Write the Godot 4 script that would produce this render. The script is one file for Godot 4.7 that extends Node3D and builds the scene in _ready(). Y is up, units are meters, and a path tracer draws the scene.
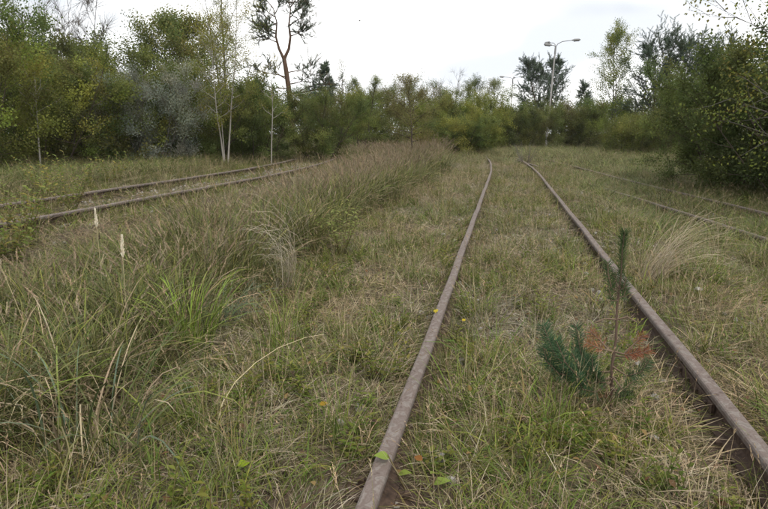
extends Node3D
# Disused railway yard grown over with grass. Rails run along -z; the tops of the middle track's rails lie at y = 0.

var rg := RandomNumberGenerator.new()
var fine := FastNoiseLite.new()
var broad := FastNoiseLite.new()
var patch := FastNoiseLite.new()
var M := {}
var used := {}
var RAILS := []

# ---------------------------------------------------------------- mesh collecting
class Soup:
	var v := PackedVector3Array()
	var n := PackedVector3Array()
	var c := PackedColorArray()
	func tri(a: Vector3, b: Vector3, d: Vector3, col: Color) -> void:
		v.push_back(a); v.push_back(b); v.push_back(d)
		c.push_back(col); c.push_back(col); c.push_back(col)
	func tri_n(a: Vector3, b: Vector3, d: Vector3, na: Vector3, nb: Vector3, nd: Vector3, col: Color) -> void:
		tri(a, b, d, col)
		n.push_back(na); n.push_back(nb); n.push_back(nd)
	func quad(a: Vector3, b: Vector3, d: Vector3, e: Vector3, col: Color) -> void:
		tri(a, b, d, col); tri(a, d, e, col)
	func mesh(m: Material) -> ArrayMesh:
		var am := ArrayMesh.new()
		var arr := []
		arr.resize(Mesh.ARRAY_MAX)
		arr[Mesh.ARRAY_VERTEX] = v
		arr[Mesh.ARRAY_COLOR] = c
		if n.size() == v.size():
			arr[Mesh.ARRAY_NORMAL] = n
		am.add_surface_from_arrays(Mesh.PRIMITIVE_TRIANGLES, arr)
		am.surface_set_material(0, m)
		return am

func rnd(a: float, b: float) -> float:
	return rg.randf_range(a, b)

func rvec() -> Vector3:
	return Vector3(rg.randfn(), rg.randfn(), rg.randfn()) * 0.577

func pick(a: Array):
	return a[rg.randi() % a.size()]

func vary(c: Color, k: float) -> Color:
	var f := 1.0 + rnd(-k, k)
	return Color(c.r * f * (1.0 + rnd(-k, k) * 0.35), c.g * f, c.b * f * (1.0 + rnd(-k, k) * 0.35))

func numbered(called: String) -> String:
	used[called] = used.get(called, -1) + 1
	return called if used[called] == 0 else "%s_%03d" % [called, used[called]]

func tag(o: Node, label: String, category: String, group := "", kind := "") -> void:
	o.set_meta("label", label)
	if category: o.set_meta("category", category)
	if group: o.set_meta("group", group)
	if kind: o.set_meta("kind", kind)

func thing(called: String, at: Vector3, label: String, category: String, group := "") -> Node3D:
	var o := Node3D.new()
	o.name = numbered(called)
	add_child(o, true)
	o.position = at
	tag(o, label, category, group)
	return o

func part(called: String, mesh: Mesh, parent: Node, mat: Material = null) -> MeshInstance3D:
	var o := MeshInstance3D.new()
	o.name = called if parent != self else numbered(called)
	o.mesh = mesh
	if mat: o.material_override = mat
	parent.add_child(o, true)
	return o

func copies(called: String, mesh: Mesh, where: Array, tint: PackedColorArray, parent: Node) -> MultiMeshInstance3D:
	var mm := MultiMesh.new()
	mm.transform_format = MultiMesh.TRANSFORM_3D
	mm.use_colors = true
	mm.mesh = mesh
	mm.instance_count = where.size()
	for k in where.size():
		mm.set_instance_transform(k, where[k])
		mm.set_instance_color(k, tint[k])
	var o := MultiMeshInstance3D.new()
	o.name = called
	o.multimesh = mm
	o.set_meta("kind", "stuff")
	parent.add_child(o, true)
	return o

# ---------------------------------------------------------------- materials
func noise_tex(freq: float, cols: Array, octaves := 4, sd := 1, size := 512) -> NoiseTexture2D:
	var f := FastNoiseLite.new()
	f.noise_type = FastNoiseLite.TYPE_SIMPLEX_SMOOTH
	f.frequency = freq
	f.fractal_octaves = octaves
	f.seed = sd
	var g := Gradient.new()
	var offs := PackedFloat32Array()
	var cc := PackedColorArray()
	for k in cols.size():
		offs.push_back(float(k) / (cols.size() - 1))
		cc.push_back((cols[k] as Color).linear_to_srgb())
	g.offsets = offs
	g.colors = cc
	var t := NoiseTexture2D.new()
	t.width = size
	t.height = size
	t.seamless = true
	t.noise = f
	t.color_ramp = g
	return t

func surf(called: String, tex: Texture2D, tile: Vector3, rough: float, world := true, bump := 0.0) -> StandardMaterial3D:
	var m := StandardMaterial3D.new()
	m.resource_name = called
	m.albedo_texture = tex
	m.roughness = rough
	m.metallic_specular = 0.35
	m.uv1_triplanar = true
	m.uv1_world_triplanar = world
	m.uv1_scale = tile
	if bump > 0.0:
		m.heightmap_enabled = true
		m.heightmap_texture = tex
		m.heightmap_scale = bump
	M[called] = m
	return m

func leafy(called: String, back: float, rough := 0.6) -> void:
	var m := StandardMaterial3D.new()
	m.resource_name = called
	m.vertex_color_use_as_albedo = true
	m.roughness = rough
	m.metallic_specular = 0.3
	m.cull_mode = BaseMaterial3D.CULL_DISABLED
	if back > 0.0:
		m.backlight_enabled = true
		m.backlight = Color(back, back, back).linear_to_srgb()
	M[called] = m

func make_materials() -> void:
	leafy("leaf", 0.95, 0.6)
	leafy("blade", 0.22, 0.65)
	leafy("needle", 0.4, 0.6)
	leafy("tinted", 0.0, 0.85)
	surf("soil", noise_tex(0.02, [Color(.025, .019, .013), Color(.05, .037, .025), Color(.085, .064, .042), Color(.14, .11, .07)], 6, 3, 1024), Vector3.ONE * 0.35, 0.95, true, 2.0)
	surf("rust", noise_tex(0.012, [Color(.04, .026, .02), Color(.075, .055, .047), Color(.125, .102, .093), Color(.10, .077, .067), Color(.155, .135, .124), Color(.10, .085, .075), Color(.24, .22, .20)], 6, 5, 1024), Vector3.ONE * 1.1, 0.8, true, 0.35)
	surf("rust_and_shade", noise_tex(0.02, [Color(.022, .015, .012), Color(.045, .029, .021), Color(.075, .05, .037), Color(.035, .023, .018)], 6, 6, 512), Vector3.ONE * 2.1, 0.85, true, 0.3)  # dark rust, deepened further to paint in the shade below the rail head
	surf("old_wood", noise_tex(0.03, [Color(.025, .019, .014), Color(.055, .042, .032), Color(.10, .082, .066)], 5, 7), Vector3(0.6, 6, 6), 0.95, false, 0.5)
	surf("bark_brown", noise_tex(0.03, [Color(.03, .023, .017), Color(.07, .055, .042), Color(.11, .09, .075)], 5, 8), Vector3(5, 1.2, 5), 0.95, false, 0.6)
	surf("bark_grey", noise_tex(0.03, [Color(.06, .055, .048), Color(.11, .10, .088), Color(.16, .15, .13)], 5, 9), Vector3(5, 1.5, 5), 0.95, false, 0.4)
	surf("bark_birch", noise_tex(0.03, [Color(.07, .06, .05), Color(.22, .205, .18), Color(.31, .29, .26), Color(.35, .33, .295)], 4, 10), Vector3(2.5, 8, 2.5), 0.85, false)
	surf("bark_pine", noise_tex(0.03, [Color(.035, .024, .018), Color(.09, .055, .038), Color(.14, .085, .055)], 5, 11), Vector3(5, 1.5, 5), 0.95, false, 0.6)
	surf("concrete", noise_tex(0.02, [Color(.20, .195, .19), Color(.28, .27, .26), Color(.34, .33, .32)], 5, 12), Vector3.ONE * 1.2, 0.9, false)
	surf("grey_metal", noise_tex(0.03, [Color(.13, .13, .13), Color(.20, .20, .20), Color(.24, .24, .24)], 4, 13, 256), Vector3.ONE * 2.0, 0.6, false)
	surf("stone", noise_tex(0.03, [Color(.14, .13, .125), Color(.24, .225, .21), Color(.34, .32, .30)], 5, 14), Vector3.ONE * 4.0, 0.95, true, 0.5)

# ---------------------------------------------------------------- lie of the land
func sm(a: float, b: float, x: float) -> float:
	return smoothstep(a, b, x)

func main_off(d: float) -> float:
	return -0.0024 * pow(maxf(0.0, d - 18.0), 2.0)

func left_near(d: float) -> float:
	return -5.86 - 0.0075 * pow(maxf(0.0, d - 12.0), 2.0) * (1.0 if d < 40.0 else 1.0)

func right_near(d: float) -> float:
	return 3.61 - 0.125 * (d - 9.0) - 0.0008 * (d - 9.0) * (d - 9.0) * (1.0 if d > 9.0 else -1.0)

func right_y(d: float) -> float:
	return lerpf(-0.15, -0.01, sm(16.0, 33.0, d))

func gy(x: float, z: float) -> float:
	var d := -z
	var y := -0.128
	var lift := sm(-4.6, -5.3, x - (left_near(d) + 5.86) * sm(10, 30, d))
	y = lerpf(y, -0.24, sm(-2.0, -3.0, x) * (1.0 - sm(14.0, 26.0, d)))
	y = lerpf(y, 0.06, lift)
	y = lerpf(y, 0.10, sm(-8.5, -10.0, x))
	y = lerpf(y, right_y(d) - 0.14, sm(1.9, 2.7, x))
	y = lerpf(y, 0.25, sm(7.0, 9.0, x) * sm(26.0, 34.0, d))
	var bed := minf(1.0, rail_gap(x, z) / 0.6)
	y += fine.get_noise_2d(x, z) * 0.035 * bed + broad.get_noise_2d(x, z) * 0.05 * bed
	if d < 12.0 and x > -1.0 and x < 1.6:
		var gap := rail_gap(x, z)
		y -= 0.04 * sm(0.24, 0.12, gap) * sm(-.5, .1, patch.get_noise_2d(x * .3, z * .8) + (.35 if x > .7 and x < 1.09 else 0.0))
	y += sm(90.0, 300.0, Vector2(x, z).length()) * -0.3
	return y

func rail_gap(x: float, z: float) -> float:
	var d := -z
	var best := 9.0
	if d < 46.0:
		best = minf(absf(x + 0.43 - main_off(d)), absf(x - 1.09 - main_off(d)))
	if d < 30.0:
		var l := left_near(d)
		best = minf(best, minf(absf(x - l), absf(x - l + 1.6)))
	if d < 40.0:
		var r := right_near(d)
		best = minf(best, absf(x - r - 1.5))
		if d < 31.0:
			best = minf(best, absf(x - r))
	return best

func build_ground() -> void:
	var xs := PackedFloat32Array()
	var zs := PackedFloat32Array()
	var x := 0.0
	var step := 0.22
	var half := PackedFloat32Array()
	while x < 420.0:
		half.push_back(x)
		if x > 10.0: step *= 1.13
		x += step
	for k in range(half.size() - 1, 0, -1): xs.push_back(-half[k])
	xs.append_array(half)
	var zz := 6.0
	step = 0.22
	zs.push_back(40.0); zs.push_back(20.0)
	while zz > -500.0:
		zs.push_back(zz)
		if zz < -12.0: step *= 1.06
		zz -= step
	var st := SurfaceTool.new()
	st.begin(Mesh.PRIMITIVE_TRIANGLES)
	for j in zs.size():
		for i in xs.size():
			st.set_smooth_group(1)
			st.add_vertex(Vector3(xs[i], gy(xs[i], zs[j]), zs[j]))
	var w := xs.size()
	for j in zs.size() - 1:
		for i in w - 1:
			var a := j * w + i
			for q in [a, a + w, a + 1, a + 1, a + w, a + w + 1]:
				st.add_index(q)
	st.generate_normals()
	var o := part("ground", st.commit(), self, M.soil)
	tag(o, "bare brown soil and thatch lying under the grass of the yard", "", "", "structure")

# ---------------------------------------------------------------- railway
const PROFILE := [[0.0, 0.0], [0.024, 0.0], [0.032, -0.005], [0.036, -0.014], [0.034, -0.036], [0.013, -0.046], [0.008, -0.06], [0.008, -0.108], [0.02, -0.122], [0.062, -0.132], [0.062, -0.142]]

func rail_mesh(pts: PackedVector3Array, web: bool) -> ArrayMesh:
	var prof := []
	for k in range(PROFILE.size() - 1, -1, -1): prof.push_back(Vector2(-PROFILE[k][0], PROFILE[k][1]))
	for k in range(1, PROFILE.size()): prof.push_back(Vector2(PROFILE[k][0], PROFILE[k][1]))
	var s := Soup.new()
	var rows := []
	for k in pts.size():
		var t := (pts[mini(k + 1, pts.size() - 1)] - pts[maxi(k - 1, 0)]).normalized()
		var side := t.cross(Vector3.UP).normalized()
		var row := PackedVector3Array()
		for q in prof: row.push_back(pts[k] + side * q.x + Vector3.UP * q.y)
		rows.push_back(row)
	for k in rows.size() - 1:
		for i in prof.size() - 1:
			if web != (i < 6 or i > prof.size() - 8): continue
			s.quad(rows[k][i], rows[k][i + 1], rows[k + 1][i + 1], rows[k + 1][i], Color.WHITE)
	for e in [0, rows.size() - 1]:
		for i in range(1, prof.size() - 1):
			if web: s.tri(rows[e][0], rows[e][i], rows[e][i + 1], Color.WHITE)
	return s.mesh(M.rust_and_shade if web else M.rust)

func rail_line(fx: Callable, fy: Callable, d0: float, d1: float, sd: float) -> PackedVector3Array:
	var pts := PackedVector3Array()
	var d := d0
	while d <= d1:
		pts.push_back(Vector3(fx.call(d) + fine.get_noise_2d(d * 0.35, sd) * 0.014, fy.call(d) + fine.get_noise_2d(d * 0.3, sd + 40.0) * 0.010, -d))
		d += 0.4
	return pts

func box_soup(s: Soup, c: Vector3, h: Vector3, b: Basis, ch: float, col: Color) -> void:
	# box with chamfered top edges
	var p := []
	for lv in [[-h.y, 0.0], [h.y - ch, 0.0], [h.y, ch]]:
		for q in [[-1, -1], [1, -1], [1, 1], [-1, 1]]:
			p.push_back(c + b * Vector3(q[0] * (h.x - lv[1]), lv[0], q[1] * (h.z - lv[1])))
	for l in 2:
		for k in 4:
			var a: int = l * 4 + k
			var e: int = l * 4 + (k + 1) % 4
			s.quad(p[a], p[e], p[e + 4], p[a + 4], col)
	s.quad(p[8], p[9], p[10], p[11], col)
	s.quad(p[3], p[2], p[1], p[0], col)

func build_track(label: String, lines: Array, sleepers: Array, fy: Callable, mid: Callable) -> Node3D:
	var t := thing("railway_track", Vector3.ZERO, label, "railway track", "tracks of the disused yard")
	var rails := []
	for l in lines:
		var head := part("rail", rail_mesh(l, false), t)
		part("rail_web", rail_mesh(l, true), head)  # web and foot: darker rust with the side shade put into its colour
		rails.push_back(head)
	var kinds := []
	for k in 3:
		var s := Soup.new()
		box_soup(s, Vector3.ZERO, Vector3(1.35 + 0.03 * k, 0.08, 0.115 - 0.006 * k), Basis(), 0.012, Color.WHITE)
		kinds.push_back(s.mesh(M.old_wood))
	var pl := Soup.new()
	box_soup(pl, Vector3.ZERO, Vector3(0.16, 0.007, 0.075), Basis(), 0.004, Color.WHITE)
	for x in [-0.1, 0.1]:
		box_soup(pl, Vector3(x, 0.022, 0.03 * signf(x)), Vector3(0.014, 0.016, 0.014), Basis(), 0.005, Color.WHITE)
	var plate := pl.mesh(M.rust_and_shade)
	var d: float = sleepers[0]
	while d < sleepers[1]:
		var o := part("sleeper", kinds[rg.randi() % 3], t)
		o.position = Vector3(mid.call(d) + rnd(-.03, .03), fy.call(d) - 0.236 + rnd(-.006, .004), -d)
		o.rotation.y = rnd(-.02, .02)
		if sleepers[2]:
			for sgn in [-0.76, 0.76]:
				var q := part("rail_plate", plate, o)
				q.position = Vector3(sgn, 0.087, 0)
		d += 0.62 + rnd(-.03, .03)
	return t

func build_tracks() -> void:
	var zero := func(_d): return 0.0
	var lft := func(_d): return 0.22
	var rgt := func(d): return right_y(d)
	var t := build_track("long grey-brown track running away through the middle of the yard", [
		rail_line(func(d): return -0.43 + main_off(d), zero, 0.2, 46.0, 1.0),
		rail_line(func(d): return 1.09 + main_off(d), zero, 0.2, 46.0, 9.0)], [0.9, 13.0, true], zero, func(d): return 0.33 + main_off(d))
	# fishplates that join two lengths of rail
	for a in [[0, -0.43, 5.75], [1, 1.09, 7.4], [0, -0.43, 12.2], [1, 1.09, 3.35]]:
		var s := Soup.new()
		for sgn in [-1.0, 1.0]:
			box_soup(s, Vector3(a[1] + sgn * 0.017, -0.083, -a[2]), Vector3(0.008, 0.03, 0.3), Basis(), 0.004, Color.WHITE)
			for b in 4:
				box_soup(s, Vector3(a[1] + sgn * 0.032, -0.083, -a[2] - 0.225 + b * 0.15), Vector3(0.008, 0.013, 0.013), Basis(), 0.003, Color.WHITE)
		part("fishplate", s.mesh(M.rust_and_shade), t.get_child(a[0]))
	build_track("rusty track on the raised bank left, below the bushes", [
		rail_line(func(d): return left_near(d), lft, 2.0, 27.0, 17.0),
		rail_line(func(d): return left_near(d) - 1.6, lft, 2.0, 27.0, 25.0)], [6.0, 17.0, false], lft, func(d): return left_near(d) - 0.8)
	build_track("lower rusty track on the right that slants in towards the middle track", [
		rail_line(func(d): return right_near(d), rgt, 3.5, 31.0, 33.0),
		rail_line(func(d): return right_near(d) + 1.5, rgt, 3.5, 38.0, 41.0)], [8.0, 14.0, false], rgt, func(d): return right_near(d) + 0.75)

# ---------------------------------------------------------------- blades, stalks, leaves
func blade(s: Soup, p: Vector3, az: float, length: float, width: float, lean: float, bend: float, col: Color, segs := 3) -> Vector3:
	var out := Vector3(cos(az), 0, sin(az))
	var tw := rnd(-0.9, 0.9)
	var side := (Vector3(-sin(az), 0, cos(az)) * cos(tw) + out.cross(Vector3(-sin(az), 0, cos(az))) * sin(tw)).normalized()
	var step := length / segs
	var a := p - side * width * 0.4
	var b := p + side * width * 0.4
	var q := p
	for k in segs:
		var f := (k + 0.5) / segs
		var ang := minf(lean + bend * f * f * 1.3, 2.7)
		q += (out * sin(ang) + Vector3.UP * cos(ang)) * step
		if k == segs - 1:
			s.tri(a, b, q, col)
		else:
			var wd := width * (0.5 if k == 0 else 0.5 - 0.28 * float(k) / segs)
			var a2 := q - side * wd
			var b2 := q + side * wd
			s.tri(a, b, b2, col); s.tri(a, b2, a2, col)
			a = a2
			b = b2
	return q

func leaf(s: Soup, p: Vector3, dir: Vector3, up: Vector3, length: float, width: float, col: Color, rounder := 0.45) -> void:
	var side := dir.cross(up)
	side = side.normalized() if side.length() > 0.01 else Vector3.RIGHT
	var nn := side.cross(dir).normalized()
	var tip := p + dir * length - nn * length * 0.08
	var m := p + dir * length * rounder
	var l := m - side * width * 0.5 + nn * width * 0.14
	var r := m + side * width * 0.5 + nn * width * 0.14
	s.tri(p, r, tip, col); s.tri(p, tip, l, col)

func full_leaf(s: Soup, p: Vector3, dir: Vector3, up: Vector3, length: float, width: float, col: Color) -> void:
	var side := dir.cross(up).normalized()
	var nn := side.cross(dir).normalized()
	var rib := []
	var l := []
	var r := []
	for k in 6:
		var f := k / 5.0
		var w: float = width * 0.5 * [0.0, 0.72, 1.0, 0.86, 0.5, 0.0][k]
		var c := p + dir * length * f - nn * length * 0.22 * f * f
		rib.push_back(c)
		l.push_back(c - side * w + nn * w * 0.3)
		r.push_back(c + side * w + nn * w * 0.3)
	for k in 5:
		s.quad(rib[k], r[k], r[k + 1], rib[k + 1], col)
		s.quad(rib[k], rib[k + 1], l[k + 1], l[k], col)

func tube(s: Soup, pts: PackedVector3Array, r0: float, r1: float, sides: int, col: Color) -> void:
	var prev := []
	var pn := []
	for k in pts.size():
		var t := (pts[mini(k + 1, pts.size() - 1)] - pts[maxi(k - 1, 0)]).normalized()
		var u := t.cross(Vector3(0.31, 0.2, 0.93)).normalized()
		var w := t.cross(u)
		var r := lerpf(r0, r1, float(k) / (pts.size() - 1))
		var row := []
		var rn := []
		for i in sides:
			var a := TAU * i / sides
			var nn := u * cos(a) + w * sin(a)
			row.push_back(pts[k] + nn * r)
			rn.push_back(nn)
		if k > 0:
			for i in sides:
				var j := (i + 1) % sides
				s.tri_n(prev[i], row[i], row[j], pn[i], rn[i], rn[j], col)
				s.tri_n(prev[i], row[j], prev[j], pn[i], rn[j], pn[j], col)
		prev = row
		pn = rn

func path(p: Vector3, dir: Vector3, length: float, segs: int, lift: float, wob: float) -> PackedVector3Array:
	var pts := PackedVector3Array([p])
	var d := dir.normalized()
	for k in segs:
		d = (d + Vector3.UP * lift / segs + rvec() * wob).normalized()
		p += d * length / segs
		pts.push_back(p)
	return pts

func along(pts: PackedVector3Array, f: float) -> Array:
	var x := clampf(f, 0.0, 0.9999) * (pts.size() - 1)
	var k := int(x)
	return [pts[k].lerp(pts[k + 1], x - k), (pts[k + 1] - pts[k]).normalized()]

# ---------------------------------------------------------------- twigs
func twig(nleaf: int, length: float, ll: float, lw: float, spread: float, droop: float, rounder := 0.45, dead := 0.0) -> ArrayMesh:
	var s := Soup.new()
	var stem := Color(.55, .42, .3)
	var p := Vector3.ZERO
	var d := Vector3.UP
	var last := p
	for k in nleaf:
		d = (d + rvec() * 0.12 + Vector3(0, -0.0, 0)).normalized()
		p += d * length / nleaf
		var w := 0.004
		s.tri(last + Vector3(w, 0, 0), last - Vector3(w, 0, 0), p, stem)
		s.tri(last + Vector3(0, 0, w), last - Vector3(0, 0, w), p, stem)
		last = p
		var az := k * 2.4 + rnd(-.4, .4)
		var out := Vector3(cos(az), 0, sin(az))
		var foot := p + out * length * rnd(0.02, 0.22)
		var ld := (out * spread + d * (1.0 - spread) + Vector3.DOWN * droop + rvec() * 0.35).normalized()
		var col := vary(Color(1, 1, 1), 0.22)
		if rg.randf() < dead: col = Color(2.6, 1.7, 0.8)
		leaf(s, foot, ld, (Vector3.UP + rvec() * 0.8).normalized(), ll * rnd(.7, 1.2), lw * rnd(.75, 1.2), col, rounder)
	return s.mesh(M.leaf)

func needle_twig(count: int, length: float, nl: float, w: float) -> ArrayMesh:
	var s := Soup.new()
	for k in count:
		var f := float(k) / count
		var p := Vector3(0, length * f, 0)
		var az := k * 2.4 + rnd(-.3, .3)
		var out := Vector3(cos(az), 0, sin(az))
		var d := (out * rnd(.7, 1.0) + Vector3.UP * rnd(.5, 1.0)).normalized()
		var side := d.cross(Vector3.UP).normalized() * w * 0.5
		s.tri(p - side, p + side, p + d * nl * rnd(.8, 1.15), vary(Color(1, 1, 1), .2))
	return s.mesh(M.needle)

func bare_twig() -> ArrayMesh:
	var s := Soup.new()
	for k in 5:
		var pts := path(Vector3(0, rnd(0, .15), 0), Vector3(rnd(-.7, .7), 1, rnd(-.7, .7)), rnd(.25, .5), 3, 0.2, 0.25)
		tube(s, pts, 0.004, 0.0015, 3, Color.WHITE)
	return s.mesh(M.tinted)

# ---------------------------------------------------------------- trees and shrubs
func orient(p: Vector3, d: Vector3, sc: float) -> Transform3D:
	var y := d.normalized()
	var x := y.cross(Vector3(rnd(-1, 1), rnd(-1, 1), rnd(-1, 1)))
	x = x.normalized() if x.length() > 0.01 else Vector3.RIGHT
	var z := x.cross(y)
	return Transform3D(Basis(x, y, z) * sc, p)

func prof_at(kind: String, t: float) -> float:
	match kind:
		"round": return 0.25 + 0.75 * sin(PI * clampf(pow(t, 0.85) * 0.92 + 0.06, 0.0, 1.0))
		"dome": return 0.62 + 0.38 * sin(PI * clampf(t * 1.15, 0.0, 1.0)) - 0.25 * sm(.8, 1.0, t)
		"cone": return 1.05 - 0.95 * t
		"vase": return 0.45 + 0.55 * sin(PI * (0.15 + 0.7 * t))
		"flat": return 0.5 + 0.6 * t * (1.0 if t < 0.85 else 0.8)
		"narrow": return 0.55 + 0.35 * sin(PI * t)
	return 1.0

func grow(p: Dictionary) -> Dictionary:
	var s := Soup.new()
	var where := []
	var tint := PackedColorArray()
	var h: float = p.h
	var stems: int = p.get("stems", 1)
	var lean0: float = p.get("lean", 0.05)
	var cb: float = p.get("cb", 0.25)
	var ts: float = p.get("ts", 1.0)
	var pal: Array = p.pal
	for si in stems:
		var az := TAU * (si + rnd(-.3, .3)) / stems
		var ln := lean0 * (rnd(.35, 1.0) if stems > 1 else 1.0)
		var dir := Vector3(cos(az) * sin(ln), cos(ln), sin(az) * sin(ln))
		if p.has("dir") and stems == 1: dir = p.dir
		var base: Vector3 = Vector3(cos(az), 0, sin(az)) * p.get("base", 0.0) * rnd(.4, 1.0) - Vector3(0, 0.08, 0)
		var hh: float = h * (1.0 if si == 0 else rnd(.72, 1.0)) / maxf(cos(ln), .75)
		var pts := path(base, dir, hh, 9, p.get("lift", 0.0), p.get("wob", 0.06))
		var r: float = p.r * (1.0 if stems == 1 else rnd(.6, 1.0))
		tube(s, pts, r, r * 0.12, 6, Color.WHITE)
		var nb: int = p.nb
		for b in nb:
			var t := (b + rnd(0.0, 0.9)) / nb
			var f := cb + (1.0 - cb) * t
			var at := along(pts, f)
			var baz := b * 2.4 + si * 1.3 + rnd(-.5, .5)
			var el := lerpf(p.get("e0", 0.2), p.get("e1", 1.0), t)
			var bd := Vector3(cos(baz) * cos(el), sin(el), sin(baz) * cos(el))
			var bl: float = p.spread * prof_at(p.prof, t) * rnd(.6, 1.12)
			var bp := path(at[0], bd, bl, 4, p.get("blift", 0.1), p.get("bwob", 0.16))
			var br := r * (1.0 - 0.8 * f) * 0.42 + 0.003
			tube(s, bp, br, 0.003, 4, Color.WHITE)
			var tone: Color = vary(pick(pal), p.get("own", 0.5) * .35)
			var subs: int = p.subs
			for q in subs:
				var sf := lerpf(p.get("s0", 0.3), 1.0, (q + rnd(0, 1)) / subs)
				var sa := along(bp, sf)
				var sd: Vector3 = (sa[1] + rvec() * p.get("sdev", 0.8)).normalized()
				var sp := path(sa[0], sd, bl * p.get("sublen", 0.45) * rnd(.5, 1.1), 2, p.get("slift", 0.1), 0.2)
				tube(s, sp, 0.0035 + br * 0.25, 0.0018, 3, Color.WHITE)
				var tw: int = p.tw
				for k in tw:
					var ta := along(sp, (k + rnd(.2, 1.0)) / tw)
					var td: Vector3 = (ta[1] * 0.7 + rvec() * 0.7 + Vector3.UP * p.get("tup", 0.15)).normalized()
					where.push_back(orient(ta[0], td, ts * rnd(.7, 1.25)))
					tint.push_back(vary(tone.lerp(pick(pal), 1.0 - p.get("own", 0.5)), 0.18))
			where.push_back(orient(bp[4], bp[4] - bp[3], ts))
			tint.push_back(vary(tone, .15))
		where.push_back(orient(pts[9], pts[9] - pts[8], ts))
		tint.push_back(vary(pick(pal), .15))
	return {"wood": s, "where": where, "tint": tint}

func plant(called: String, at: Vector3, label: String, category: String, group: String, p: Dictionary, tw: Mesh, bark: String, names := ["trunk", "crown"], sd := 0) -> Node3D:
	rg.seed = sd if sd else hash(label)
	var o := thing(called, Vector3(at.x, gy(at.x, at.z) if at.y == 0.0 else at.y, at.z), label, category, group)
	var g := grow(p)
	part(names[0], (g.wood as Soup).mesh(M[bark]), o)
	copies(names[1], tw, g.where, g.tint, o)
	return o

const OLIVE := [Color(0.140, 0.159, 0.043), Color(0.115, 0.142, 0.039), Color(0.171, 0.181, 0.049), Color(0.147, 0.142, 0.051)]
const DARK := [Color(0.074, 0.101, 0.030), Color(0.088, 0.114, 0.034), Color(0.105, 0.122, 0.039)]
const FRESH := [Color(0.177, 0.208, 0.042), Color(0.155, 0.189, 0.042), Color(0.225, 0.230, 0.049)]
const YELLOW := [Color(.27, .23, .060), Color(.21, .20, .056), Color(.17, .175, .05), Color(.30, .24, .065)]
const SILVER := [Color(0.265, 0.287, 0.230), Color(0.230, 0.253, 0.196), Color(0.310, 0.328, 0.276)]
const PINE := [Color(0.082, 0.114, 0.072), Color(0.096, 0.126, 0.070), Color(0.066, 0.096, 0.062)]
const MIDG := [Color(0.118, 0.155, 0.043), Color(0.142, 0.175, 0.045), Color(0.105, 0.140, 0.043)]

func bush(h: float, spread: float, pal: Array, dense := 1.0, ts := 1.0) -> Dictionary:
	return {"h": h, "stems": int(9 * sqrt(dense)), "lean": 0.75, "base": spread * 0.25, "r": 0.03, "cb": 0.10, "nb": 9, "spread": spread * 0.44, "prof": "round", "e0": 0.1, "e1": 1.0, "lift": 0.35, "wob": 0.1,
		"subs": 3, "tw": int(round(6 * dense)), "pal": pal, "ts": ts * 1.15, "sublen": 0.36, "s0": 0.45, "own": 0.8}

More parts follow.
